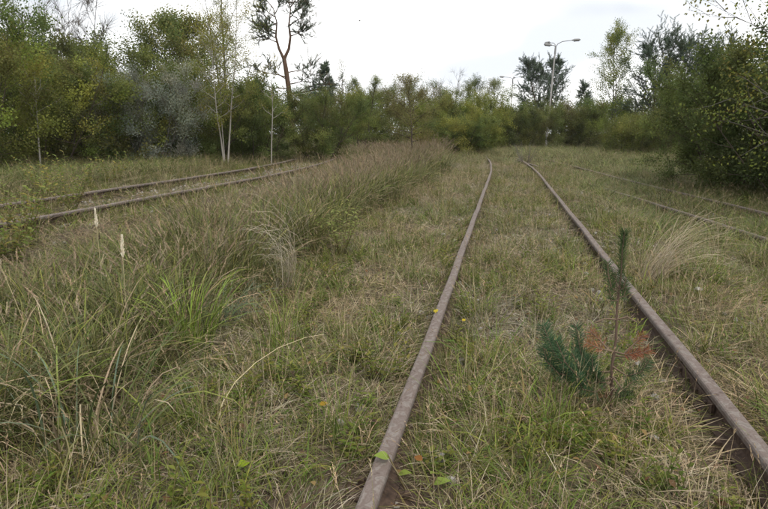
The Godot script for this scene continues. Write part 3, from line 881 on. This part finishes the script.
	# tall strip on the left
	var tg := stuff("tall_grass", "tall tangled grass filling the strip between middle and left tracks", "grass")
	var height := func(x: float, z: float) -> float:
		var d := -z
		var k := lerpf(0.42, 1.0, sm(-5.0, -3.2, x))
		k = maxf(k, 0.95 * sm(17.0, 24.0, d))
		k *= 1.0 + .28 * sm(3.5, 6.0, d) * sm(-4.6, -3.4, x)
		return k * (0.85 + 0.25 * broad.get_noise_2d(x * 3.0, z * 3.0)) * lerpf(.92, 1.0, sm(1.5, 4.0, d)) * lerpf(.72, 1.0, sm(-1.85, -2.15, x))
	scatter(tall, [40, 32, 18, 9, 3.5, 0], func(x, z, _r):
		if tall_zone(x, z) < rg.randf() * .8 + .2: return null
		if one.call(x + 30.0, z) < -.15 and rg.randf() < .6: return null
		var h: float = height.call(x, z)
		var v := rnd(.75, 1.15)
		return [rnd(.7, 1.0) * lerpf(h, 1.0, .4), h * rnd(.65, 1.0), Color(v * rnd(.95, 1.2), v, v)], tg, "green_blades")
	scatter(talldry, [30, 24, 14, 7, 3, 0], func(x, z, _r):
		if tall_zone(x, z) < rg.randf() * .8 + .2: return null
		var h: float = height.call(x, z)
		var v := rnd(.7, 1.1)
		return [rnd(.7, 1.0) * lerpf(h, 1.0, .4), h * rnd(.6, .95), Color(v * 1.03, v, v * .95)], tg, "dry_blades")
	scatter(coarse, [16, 11, 4, 0, 0, 0], func(x, z, _r):
		if tall_zone(x, z) < rg.randf() * .8 + .2: return null
		var h: float = height.call(x, z)
		var v := rnd(.75, 1.1)
		return [rnd(.8, 1.1), h * rnd(.7, 1.0), Color(v * rnd(.95, 1.15), v, v)], tg, "broad_blades")
	scatter(plume, [4, 8, 9, 8, 4, 0], func(x, z, _r):
		if tall_zone(x, z) < .6: return null
		var h: float = height.call(x, z)
		var v := rnd(.8, 1.2)
		return [rnd(.7, 1.1), h * rnd(.75, 1.0), Color(v * 1.05, v, v * .95)], tg, "seed_plumes")
	# rough grass below the bushes and at the far end of the tracks
	var rough := stuff("rough_grass", "rough knee-high grass at the foot of the bushes and far along the tracks", "grass")
	scatter(talldry, [0, 0, 8, 6, 2.6, .8], func(x, z, _r):
		var g := rail_gap(x, z)
		if g < .18 or tall_zone(x, z) > .5: return null
		var k := 0.0
		k = maxf(k, sm(-8.2, -9.6, x) * .55)
		k = maxf(k, sm(5.6, 6.6, x) * .45)
		k = maxf(k, sm(26.0, 34.0, -z) * .55)
		if k < .1: return null
		var v := rnd(.85, 1.2)
		return [rnd(.7, 1.1), k * rnd(.6, 1.2), Color(v, v, v * .95)], rough, "dry_blades")
	scatter(tall, [0, 0, 6, 5, 2.2, .7], func(x, z, _r):
		var g := rail_gap(x, z)
		if g < .18 or tall_zone(x, z) > .5: return null
		var k := 0.0
		k = maxf(k, sm(-8.2, -9.6, x) * .5)
		k = maxf(k, sm(5.6, 6.6, x) * .45)
		k = maxf(k, sm(26.0, 34.0, -z) * .5)
		k = maxf(k, sm(1.5, 2.2, x) * .32)
		if k < .1: return null
		var v := rnd(.85, 1.2)
		return [rnd(.7, 1.1), k * rnd(.6, 1.2), Color(v, v, v * .95)], rough, "green_blades")

# ---------------------------------------------------------------- gravel and stones
func rock(seedv: int) -> ArrayMesh:
	rg.seed = seedv
	var s := Soup.new()
	var rows := []
	for j in 5:
		var row := []
		for i in 7:
			var a := TAU * i / 7.0
			var b := PI * j / 4.0
			var d := Vector3(sin(b) * cos(a), cos(b) * .7, sin(b) * sin(a))
			row.push_back(d * (1.0 if j in [0, 4] else rnd(.75, 1.15)))
		rows.push_back(row)
	for j in 4:
		for i in 7:
			var k := (i + 1) % 7
			s.tri(rows[j][i], rows[j][k], rows[j + 1][k], Color.WHITE)
			s.tri(rows[j][i], rows[j + 1][k], rows[j + 1][i], Color.WHITE)
	return s.mesh(M.stone)

func build_stones() -> void:
	var kinds := [rock(1), rock(2), rock(3)]
	rg.seed = 12
	var gv := stuff("gravel", "loose grey ballast stones showing through the grass by the tracks", "gravel")
	for m in kinds:
		var where := []
		var tint := PackedColorArray()
		for k in 1100:
			var x := 0.0
			var z := 0.0
			if k % 3 == 0:
				z = -rnd(5.5, 24); x = left_near(-z) - .8 + rg.randfn() * 1.1
			elif k % 3 == 1:
				z = -rnd(4.5, 15); x = lerpf(1.7, 4.4, rg.randf())
				if patch.get_noise_2d(x * 1.5 + 70.0, z * 1.5) < 0.08: continue
			else:
				z = -rnd(1.5, 12); x = [-.43, 1.09][rg.randi() % 2] + rg.randfn() * .16
				if rg.randf() < .75: continue
			if rail_gap(x, z) < .05: continue
			var sc := rnd(.012, .034)
			where.push_back(Transform3D(Basis(Vector3(rnd(-1, 1), 1, rnd(-1, 1)).normalized(), rnd(0, TAU)) * sc, Vector3(x, gy(x, z) + sc * .4, z)))
			tint.push_back(Color.WHITE)
		copies("stones", m, where, tint, gv)
	var n := 0
	for a in [[3.02, -6.35, .055, "pale stone at the right edge beside the right track"], [3.12, -6.75, .04, "small pale stone just above the pale stone at the right edge"], [1.72, -5.55, .035, "small grey stone lying right of the bent dry grass"]]:
		var o := part("stone", kinds[n % 3], self)
		n += 1
		o.transform = Transform3D(Basis(Vector3.UP, n * 1.7) * Basis.from_scale(Vector3(1.3, .8, 1.0) * a[2]), Vector3(a[0], gy(a[0], a[1]) + a[2] * .35 + .05, a[1]))
		tag(o, a[3], "stone", "single stones")

# ---------------------------------------------------------------- small pine in the track
func needles(s: Soup, pts: PackedVector3Array, f0: float, per_m: float, nl: float, w: float, pal: Array, ahead := 0.8) -> void:
	var length := 0.0
	for k in pts.size() - 1: length += pts[k].distance_to(pts[k + 1])
	var n := int(length * (1.0 - f0) * per_m)
	for k in n:
		var f := f0 + (1.0 - f0) * k / float(n)
		var at := along(pts, f)
		var ax: Vector3 = at[1]
		var u := ax.cross(Vector3(.3, .5, .8)).normalized()
		var a := k * 2.39996 + rnd(-.2, .2)
		var out := u.rotated(ax, a)
		var d := (out + ax * rnd(ahead * .6, ahead * 1.5) + rvec() * .3).normalized()
		var q: Vector3 = at[0]
		var sd := d.cross(out.rotated(ax, 1.2)).normalized() * w * .5
		var e := q + d * nl * rnd(.75, 1.1) + Vector3.DOWN * nl * .05
		var mid := q.lerp(e, .6)
		var col := vary(pick(pal), .2)
		s.tri(q - sd, q + sd, mid + sd, col)
		s.tri(q - sd, mid + sd, mid - sd, col)
		s.tri(mid - sd, mid + sd, e, col)

func build_small_pine() -> void:
	rg.seed = 55
	var x := 0.58
	var z := -3.04
	var o := thing("pine_sapling", Vector3(x, gy(x, z), z), "knee-high pine sapling with rust-red dead needles growing between the rails", "sapling")
	var right := Vector3(0.98, 0, 0.196)
	var fwd := Vector3(-0.196, 0, 0.98)
	var P := func(a: float, y: float, b := 0.0): return right * a + fwd * b + Vector3.UP * y
	var stem := PackedVector3Array([P.call(0, -.03), P.call(.005, .12), P.call(-.004, .25), P.call(.006, .40), P.call(-.002, .55), P.call(.004, .72), P.call(.0, .86), P.call(.004, .945)])
	var s := Soup.new()
	tube(s, stem, .0085, .0035, 7, Color(.10, .07, .053))
	part("stem", s.mesh(M.tinted), o)
	var bluegreen := [Color(.048, .092, .046), Color(.066, .118, .058), Color(.040, .078, .038)]
	var olive := [Color(.055, .085, .03), Color(.045, .075, .03), Color(.07, .10, .04)]
	var rust := [Color(.21, .075, .04), Color(.16, .06, .035), Color(.25, .11, .06)]
	var shoots := [
		[[[0, .19], [-.09, .15, .02], [-.19, .19, .06], [-.28, .30, .08], [-.345, .45, .08]], bluegreen, .3, 1500.0, .068, "left"],
		[[[0, .22], [-.08, .19, -.05], [-.16, .25, -.1], [-.20, .40, -.12]], bluegreen, .3, 1400.0, .062, ""],
		[[[-.19, .19, .06], [-.25, .21, .1], [-.31, .28, .14], [-.33, .36, .15]], bluegreen, .05, 1500.0, .062, ""],
		[[[0, .17], [-.07, .13, .08], [-.13, .17, .16], [-.15, .24, .19]], bluegreen, .3, 1400.0, .062, ""],
		[[[-.1, .155, .03], [-.15, .2, .02], [-.2, .30, .02]], bluegreen, .1, 1400.0, .062, ""],
		[[[-.09, .15, .02], [-.15, .20, .10], [-.22, .29, .14], [-.27, .40, .15]], bluegreen, .2, 1400.0, .062, ""],
		[[[-.05, .16, .02], [-.09, .22, .05], [-.10, .31, .06]], bluegreen, .2, 1300.0, .06, ""],
		[[[0, .15], [-.05, .12, -.1], [-.13, .17, -.17], [-.2, .27, -.2]], bluegreen, .3, 1300.0, .06, ""],
		[[[0, .14], [.05, .12, .06], [.08, .16, .12]], olive, .2, 900.0, .055, ""],
		[[[0, .12], [.06, .13, -.02], [.12, .19, -.04]], olive, .2, 900.0, .055, ""],
		[[[0, .16], [-.06, .18, .06], [-.08, .25, .10]], bluegreen + olive, .15, 1200.0, .06, ""],
		[[[0, .60], [-.03, .60, .02], [-.045, .66, .03]], olive, .1, 900.0, .05, ""],
		[[[0, .61], [.025, .62, -.02], [.035, .68, -.02]], olive, .1, 900.0, .045, ""],
		[[[0, .10], [-.03, .10, .06], [-.02, .15, .12]], olive + rust, .2, 700.0, .05, ""],
		[[[-.02, .33], [-.07, .37, -.03], [-.12, .41, -.04]], rust, .3, 600.0, .05, "dead"],
		[[[.05, .33], [.10, .39, -.01], [.13, .43, -.02]], rust, .4, 600.0, .045, "dead"],
		[[[0, .25], [.07, .23, .05], [.13, .27, .08], [.16, .34, .09]], olive + bluegreen, .25, 900.0, .055, ""],
		[[[0, .20], [.06, .17, .1], [.10, .20, .17]], olive, .3, 800.0, .05, ""],
		[[[0, .27], [.0, .24, -.1], [.02, .29, -.19]], olive, .3, 700.0, .05, ""],
		[[[0, .33], [.06, .33, .02], [.12, .36, .03]], rust, .4, 900.0, .045, "dead"],
		[[[0, .31], [.08, .30, -.03], [.165, .35, -.04]], rust, .5, 900.0, .045, "dead"],
		[[[0, .33], [-.07, .34, .01], [-.135, .37, .03]], rust + [Color(.3, .17, .09)], .3, 700.0, .05, "dead"],
		[[[0, .50], [-.05, .505, .02], [-.10, .48, .03]], [Color(.3, .24, .17)], .9, 60.0, .02, "bare"],
		[[[0, .50], [.05, .52, .0], [.095, .50, .01]], [Color(.3, .24, .17)], .9, 60.0, .02, "bare"],
		[[[0, .64], [-.035, .66, .0], [-.055, .73, .01], [-.06, .79, .01]], olive, .15, 900.0, .05, ""],
		[[[0, .65], [.02, .67, .03], [.03, .73, .035]], olive, .15, 800.0, .045, ""],
		[[[0, .66], [-.015, .68, -.04], [-.02, .73, -.06]], olive, .15, 800.0, .045, ""],
	]
	for a in shoots:
		var pts := PackedVector3Array()
		for q in a[0]: pts.push_back(P.call(q[0], q[1], q[2] if q.size() > 2 else 0.0))
		var b := Soup.new()
		tube(b, pts, .0055, .003, 5, Color(.13, .095, .07))
		var br := part("branch", b.mesh(M.tinted), o)
		if a[5] == "bare": continue
		var ns := Soup.new()
		needles(ns, pts, a[2], a[3], a[4], .0024, a[1])
		var nd := part("needles", ns.mesh(M.needle), br)
		if a[5] == "dead": nd.set_meta("label", "rust-red dead needles")
	var top := Soup.new()
	needles(top, stem, .70, 1500.0, .05, .002, olive, 1.4)
	part("needles", top.mesh(M.needle), o)

# ---------------------------------------------------------------- single plants and leaves
func tussock(called: String, x: float, z: float, label: String, category: String, mesh: Mesh, sc := Vector3.ONE, group := "", turn := 0.0) -> void:
	var o := part(called, mesh, self)
	o.transform = Transform3D(Basis(Vector3.UP, turn) * Basis.from_scale(sc), Vector3(x, gy(x, z), z))
	tag(o, label, category, group)

func bent_bundle(n: int, az: float, l0: float, l1: float, w: float, lean: float, bend: float, pal: Array, rad := .08) -> ArrayMesh:
	var s := Soup.new()
	for k in n:
		var a := rnd(0, TAU)
		var r := rad * sqrt(rg.randf())
		blade(s, Vector3(cos(a) * r, 0, sin(a) * r), az + rg.randfn() * .42, rnd(l0 * .7, l1), w * rnd(.6, 1.2), lean + rg.randfn() * .22, bend * rnd(.5, 1.35), vary(pick(pal), .18), 7)
	return s.mesh(M.blade)

func leafy_plant(x: float, z: float, called: String, label: String, hgt: float, n: int, ll: float, lw: float, pal: Array, group := "", per := 10) -> void:
	var o := thing(called, Vector3(x, gy(x, z), z), label, "plant", group)
	for k in n:
		var s := Soup.new()
		var l := Soup.new()
		var a := TAU * k / n + rnd(-.4, .4)
		var pts := path(Vector3(cos(a), 0, sin(a)) * .03, Vector3(cos(a) * .45, 1, sin(a) * .45) + rvec() * .2, hgt * rnd(.6, 1.05), 5, .1, .1)
		tube(s, pts, .005, .0022, 4, Color(.15, .12, .06))
		for q in per:
			var at := along(pts, lerpf(.2, 1.0, (q + .8) / per))
			var b := q * 2.4 + rnd(-.3, .3)
			var d := (Vector3(cos(b), rnd(.2, .9), sin(b))).normalized()
			full_leaf(l, at[0], d, (Vector3.UP + rvec() * .3).normalized(), ll * rnd(.7, 1.15), lw * rnd(.75, 1.15), vary(pick(pal), .15))
		var st := part("stem", s.mesh(M.tinted), o)
		part("leaves", l.mesh(M.leaf), st).set_meta("kind", "stuff")

func reed(x: float, z: float, hgt: float, label: String, lean: float, az: float) -> void:
	var o := thing("plumed_reed", Vector3(x, gy(x, z), z), label, "reed", "pale plumes in the tall grass")
	var dir := Vector3(cos(az) * sin(lean), cos(lean), sin(az) * sin(lean))
	var pts := path(Vector3.ZERO, dir, hgt, 5, -.1, .02)
	var s := Soup.new()
	tube(s, pts, .0028, .0016, 5, Color(.34, .29, .17))
	part("stalk", s.mesh(M.tinted), o)
	var h := Soup.new()
	var d := (pts[5] - pts[4]).normalized()
	panicle(h, pts[5] - d * .12, d, .14, .028, Color(.68, .62, .50), 190)
	part("plume", h.mesh(M.blade), o)

func flat_leaf(x: float, y: float, z: float, label: String, col: Color, size: float) -> void:
	var s := Soup.new()
	var a := rnd(0, TAU)
	full_leaf(s, Vector3.ZERO, Vector3(cos(a), .25, sin(a)).normalized(), Vector3(rnd(-.3, .3), 1, .5).normalized(), size, size * .72, col)
	var o := part("fallen_leaf", s.mesh(M.leaf), self)
	o.position = Vector3(x, y, z)
	tag(o, label, "leaf", "single bright leaves")

func build_singles() -> void:
	rg.seed = 404
	tussock("grass_tussock", -1.98, -3.42, "bright green broad-bladed grass tuft right of the two upright plumes", "grass tuft", clump(80, .12, .4, .72, .005, .009, .03, .45, .8, [Color(.17, .25, .035), Color(.20, .27, .05), Color(.14, .21, .035)], 6))
	tussock("grass_tussock", -1.42, -3.62, "yellow-green upright grass tuft at the left of the open strip", "grass tuft", clump(60, .12, .25, .5, .004, .007, .05, .5, .7, [Color(.17, .20, .05), Color(.13, .17, .04)], 5))
	tussock("grass_tussock", -2.12, -4.1, "bluish green drooping grass tussock at the edge of the tall strip", "grass tuft", clump(110, .14, .3, .6, .004, .007, .4, 1.1, 1.2, BLUEG, 5))
	tussock("grass_tussock", -1.75, -2.15, "broad-bladed green tussock in the lower left corner", "grass tuft", clump(80, .22, .4, .85, .006, .011, .2, .8, 1.3, TALL_GREEN + BLUEG + TALL_DRY, 6))
	tussock("grass_tussock", -2.2, -2.5, "tangled brown and green tussock at the left edge", "grass tuft", clump(110, .24, .4, .85, .005, .009, .3, 1.0, 1.4, TALL_DRY + BROWN, 6))
	tussock("bent_dry_grass", 1.42, -6.05, "pale dry grass bundle arching over the right rail", "grass tuft", bent_bundle(260, -.3, .55, 1.2, .0032, .6, 1.1, STRAW, .13))
	tussock("bent_dry_grass", -1.93, -4.95, "grey dry grass bundle curling over at the edge of the tall grass", "grass tuft", bent_bundle(110, PI - .1, .7, 1.2, .0036, -.35, 2.4, [Color(.36, .32, .25), Color(.30, .26, .2)], .09))
	tussock("bent_dry_grass", -2.75, -5.6, "reddish dry grass bundle lying over in the tall grass", "grass tuft", bent_bundle(110, PI + .3, .5, .9, .003, .3, 1.5, [Color(.26, .18, .13), Color(.30, .22, .15)], .14))
	var tf := clump(44, .1, .2, .42, .003, .0055, .05, .7, .8, GREENS + [Color(.17, .2, .05)], 4)
	for a in [[-.72, -2.55, "fresh green grass tuft left of the nearest piece of rail"], [-.2, -2.9, "fresh green grass tuft right of the nearest piece of rail"], [1.25, -2.62, "green grass tuft against the right rail at the lower right"], [.28, -2.75, "green grass tuft in front of the small pine"], [.62, -3.12, "grass tuft growing round the foot of the small pine"], [.45, -3.2, "grass tuft behind the left branch of the small pine"], [-.22, -4.6, "light green grass tuft between the rails beside the left rail"]]:
		tussock("grass_tuft", a[0], a[1], a[2], "grass tuft", tf, Vector3.ONE * rnd(.8, 1.1), "fresh grass tufts near the rails", rnd(0, 6))
	reed(-3.02, -3.95, .96, "white plume standing highest in the tall grass at left", .06, .2)
	reed(-2.36, -3.3, .80, "white plume right of and lower than the other upright plume", .04, 1.0)
	reed(-2.95, -3.2, .86, "drooping pale plume at the left edge of the picture", .3, 3.3)
	leafy_plant(-1.84, -6.6, "willow_seedling", "small light green leafy willow bush at the edge of the tall grass", .72, 16, .065, .026, [Color(.26, .29, .085), Color(.22, .25, .075)], "", 18)
	leafy_plant(-.30, -2.16, "broadleaf_weed", "weed with two pale green leaves beside the nearest piece of rail", .22, 2, .07, .045, [Color(.20, .26, .05)], "", 2)
	leafy_plant(-.36, -4.1, "yellow_weed", "small weed with a bright yellow leaf on the left rail", .2, 2, .06, .035, [Color(.42, .33, .03), Color(.2, .22, .05)], "", 3)
	for a in [[-5.45, -5.9, .85, "light green leafy weed in front of the left track at the left edge"], [-6.75, -8.35, .95, "yellowish leafy weed between the left rails"], [-8.8, -12.3, .85, "light green seedling beyond the left track near the silvery willow"], [-4.95, -5.15, .6, "low leafy weed under the left track at the left edge"], [-8.3, -9.6, .9, "leafy weed behind the left track at far left"]]:
		leafy_plant(a[0], a[1], "leafy_weed", a[3], a[2], 14, .085, .034, [Color(.17, .21, .05), Color(.14, .18, .045), Color(.24, .21, .055)], "leafy weeds along the left track", 18)
	leafy_plant(3.25, -26.5, "small_sapling", "small dark sapling between the far ends of the right rails", .75, 5, .06, .03, [Color(.05, .07, .035)], "small saplings on the tracks", 12)
	leafy_plant(.05, -18.9, "small_sapling", "tiny dark sapling between the middle rails far along the track", .3, 5, .05, .02, [Color(.045, .075, .04)], "small saplings on the tracks", 10)
	leafy_plant(2.35, -9.4, "small_sapling", "bushy green weed between the middle and the right tracks", .35, 7, .05, .02, [Color(.10, .14, .045)], "small saplings on the tracks", 12)
	# dead twiggy shrub where the right rail disappears
	rg.seed = 81
	var dt := thing("dead_shrub", Vector3(.95, gy(.95, -28.5), -28.5), "leafless grey shrub where the right rail of the middle track disappears", "shrub")
	var ds := Soup.new()
	for k in 34:
		var a := rnd(0, TAU)
		tube(ds, path(Vector3(cos(a), 0, sin(a)) * .15, Vector3(cos(a) * .5, 1, sin(a) * .5), rnd(.5, 1.2), 4, .1, .2), .008, .003, 3, Color(.13, .115, .105))
	part("twigs", ds.mesh(M.tinted), dt).set_meta("kind", "stuff")
	# single leaves
	rg.seed = 9
	flat_leaf(-.85, -.04, -2.62, "yellow leaf in the grass left of the nearest rail", Color(.34, .22, .03), .05)
	flat_leaf(-1.02, -.05, -2.05, "bright green leaf low in the grass at the bottom left", Color(.25, .34, .02), .05)
	flat_leaf(.86, -.08, -2.2, "small orange-brown leaf near the bottom right", Color(.17, .08, .045), .045)
	flat_leaf(-.27, .02, -2.12, "orange leaf beside the two pale green leaves", Color(.22, .10, .03), .04)
	# bent pale stalk lying in the grass
	var bs := Soup.new()
	tube(bs, PackedVector3Array([Vector3(-1.3, -.1, -2.42), Vector3(-1.29, .0, -2.47), Vector3(-1.26, .075, -2.56), Vector3(-1.2, .135, -2.68), Vector3(-1.13, .17, -2.81), Vector3(-1.03, .185, -2.95), Vector3(-.95, .18, -3.04)]), .0024, .0012, 5, Color(.46, .39, .25))
	var so := part("dry_stalk", bs.mesh(M.tinted), self)
	tag(so, "single pale dry stalk leaning over the grass at lower left", "stalk")

# ---------------------------------------------------------------- lamps and bird
func lamp_post(x: float, z: float, hgt: float, label: String, arms: Array, lean: float) -> void:
	var o := thing("street_lamp", Vector3(x, gy(x, z), z), label, "street lamp", "tall yard lamps")
	o.rotation.z = -lean
	var s := Soup.new()
	tube(s, PackedVector3Array([Vector3(0, -.1, 0), Vector3(0, hgt * .45, 0), Vector3(0, hgt * .86, 0)]), .10, .06, 10, Color.WHITE)
	part("post", s.mesh(M.concrete), o)
	var c := Soup.new()
	tube(c, PackedVector3Array([Vector3(0, hgt * .86, 0), Vector3(0, hgt * .93, 0)]), .085, .08, 10, Color.WHITE)
	part("collar", c.mesh(M.grey_metal), o)
	for a in arms:
		var d := Vector3(cos(a[0]), 0, sin(a[0]))
		var q := Soup.new()
		var top := Vector3(0, hgt * .92, 0)
		var e: Vector3 = top + d * a[1] + Vector3.UP * a[2]
		tube(q, PackedVector3Array([top, top + d * a[1] * .12 + Vector3.UP * a[2] * .5, top + d * a[1] * .4 + Vector3.UP * a[2] * .85, e]), .035, .03, 7, Color.WHITE)
		part("arm", q.mesh(M.grey_metal), o)
		var hd := Soup.new()
		tube(hd, PackedVector3Array([e, e + d * .12 + Vector3.UP * .02, e + d * .55 + Vector3.UP * .05, e + d * .68 + Vector3.UP * .03]), .06, .07, 8, Color.WHITE)
		tube(hd, PackedVector3Array([e + d * .14, e + d * .4 + Vector3.UP * .02, e + d * .6 + Vector3.UP * .02]), .13, .12, 8, Color.WHITE)
		part("lamp_head", hd.mesh(M.grey_metal), o)

func build_lamps() -> void:
	lamp_post(3.59, -57.0, 9.6, "nearer tall lamp post with three heads behind the right track", [[0.25, 1.35, .55], [PI - .2, .35, .15], [-2.2, .8, .45]], 0.045)
	lamp_post(.48, -90.0, 9.6, "farther lamp post showing above the trees left of the nearer lamp", [[PI - .1, 1.2, .3], [.2, 1.0, .3], [-1.4, .7, .3]], 0.02)
	var m := thing("mast", Vector3(-16.6, gy(-16.6, -100.0), -100), "thin grey far mast showing above the trees left of the open young tree", "mast")
	var s := Soup.new()
	tube(s, PackedVector3Array([Vector3(0, -.1, 0), Vector3(0, 8.6, 0)]), .13, .07, 8, Color.WHITE)
	part("post", s.mesh(M.concrete), m)
	var b := Soup.new()
	var body := PackedVector3Array([Vector3(-.2, 0, 0), Vector3(-.08, .02, 0), Vector3(.08, .02, 0), Vector3(.2, 0, 0)])
	tube(b, PackedVector3Array([body[0], body[1]]), .015, .05, 7, Color(.08, .07, .065))
	tube(b, PackedVector3Array([body[1], body[2]]), .05, .05, 7, Color(.08, .07, .065))
	tube(b, PackedVector3Array([body[2], body[3]]), .05, .01, 7, Color(.08, .07, .065))
	var bird := thing("flying_bird", Vector3(-10.6, 9.1, -44.0), "small dark bird flying in the pale sky left of the centre", "bird")
	part("body", b.mesh(M.tinted), bird)
	for sgn in [-1.0, 1.0]:
		var w := Soup.new()
		var col := Color(.07, .06, .06)
		var a0 := Vector3(.08, .03, 0)
		var a1 := Vector3(-.07, .03, 0)
		var m0 := Vector3(.10, .10, sgn * .2)
		var m1 := Vector3(-.05, .10, sgn * .2)
		var tp := Vector3(-.06, .06, sgn * .44)
		for up in [0.0, -.008]:
			var u: Vector3 = Vector3.UP * up
			w.quad(a0 + u, m0 + u, m1 + u, a1 + u, col)
			w.tri(m0 + u, tp, m1 + u, col)
		part("wing", w.mesh(M.tinted), bird)
	bird.rotation.y = .5
	bird.scale = Vector3.ONE * .55

# ---------------------------------------------------------------- sky
func sky_image() -> Image:
	var w := 768
	var h := 384
	var n := FastNoiseLite.new()
	n.noise_type = FastNoiseLite.TYPE_SIMPLEX_SMOOTH
	n.fractal_octaves = 5
	n.frequency = 1.1
	n.seed = 31
	var im := Image.create(w, h, false, Image.FORMAT_RGBAF)
	for j in h:
		var el := PI * (0.5 - (j + 0.5) / h)
		for i in w:
			var az := TAU * ((i + 0.5) / w - 0.5)
			var d := Vector3(cos(el) * sin(az), sin(el), -cos(el) * cos(az))
			var q := d / (absf(d.y) + 0.35)
			var v := n.get_noise_3d(q.x, q.y * 0.6, q.z)
			var g := smoothstep(-0.55, 0.2, v)
			var c := Color(.43, .455, .49).lerp(Color(.95, .95, .94), g)
			im.set_pixel(i, j, c)
	return im

func _ready() -> void:
	# camera, sky, light, exposure
	var cam := Camera3D.new()
	cam.name = "camera"
	cam.position = Vector3(0, 1.28, 0)
	cam.rotation_degrees = Vector3(-11.55, 11.32, 0)
	cam.fov = 46.2
	cam.near = 0.05
	cam.far = 1500.0
	add_child(cam)
	cam.current = true
	var env := Environment.new()
	env.background_mode = Environment.BG_SKY
	var sky := Sky.new()
	var pan := PanoramaSkyMaterial.new()
	pan.panorama = ImageTexture.create_from_image(sky_image())
	sky.sky_material = pan
	env.sky = sky
	env.tonemap_mode = Environment.TONE_MAPPER_LINEAR
	env.tonemap_exposure = 1.9
	env.fog_enabled = true
	env.fog_density = 0.00018
	env.fog_light_color = Color(.90, .93, .97)
	env.sdfgi_enabled = true
	env.ssao_enabled = true
	env.ssil_enabled = true
	var we := WorldEnvironment.new()
	we.name = "world_environment"
	we.environment = env
	add_child(we)
	var sun := DirectionalLight3D.new()
	sun.name = "sun"
	sun.light_energy = 0.5
	sun.light_color = Color(1.0, 0.97, 0.92)
	sun.light_angular_distance = 22.0
	sun.shadow_enabled = true
	sun.rotation_degrees = Vector3(-58, 35, 0)
	add_child(sun)
	# noise for the lie of the land
	fine.seed = 3
	fine.frequency = 0.9
	broad.seed = 8
	broad.frequency = 0.12
	patch.seed = 15
	patch.frequency = 0.55
	make_materials()
	build_ground()
	rg.seed = 5
	build_tracks()
	build_plants()
	build_stones()
	build_grass()
	build_small_pine()
	build_singles()
	build_lamps()
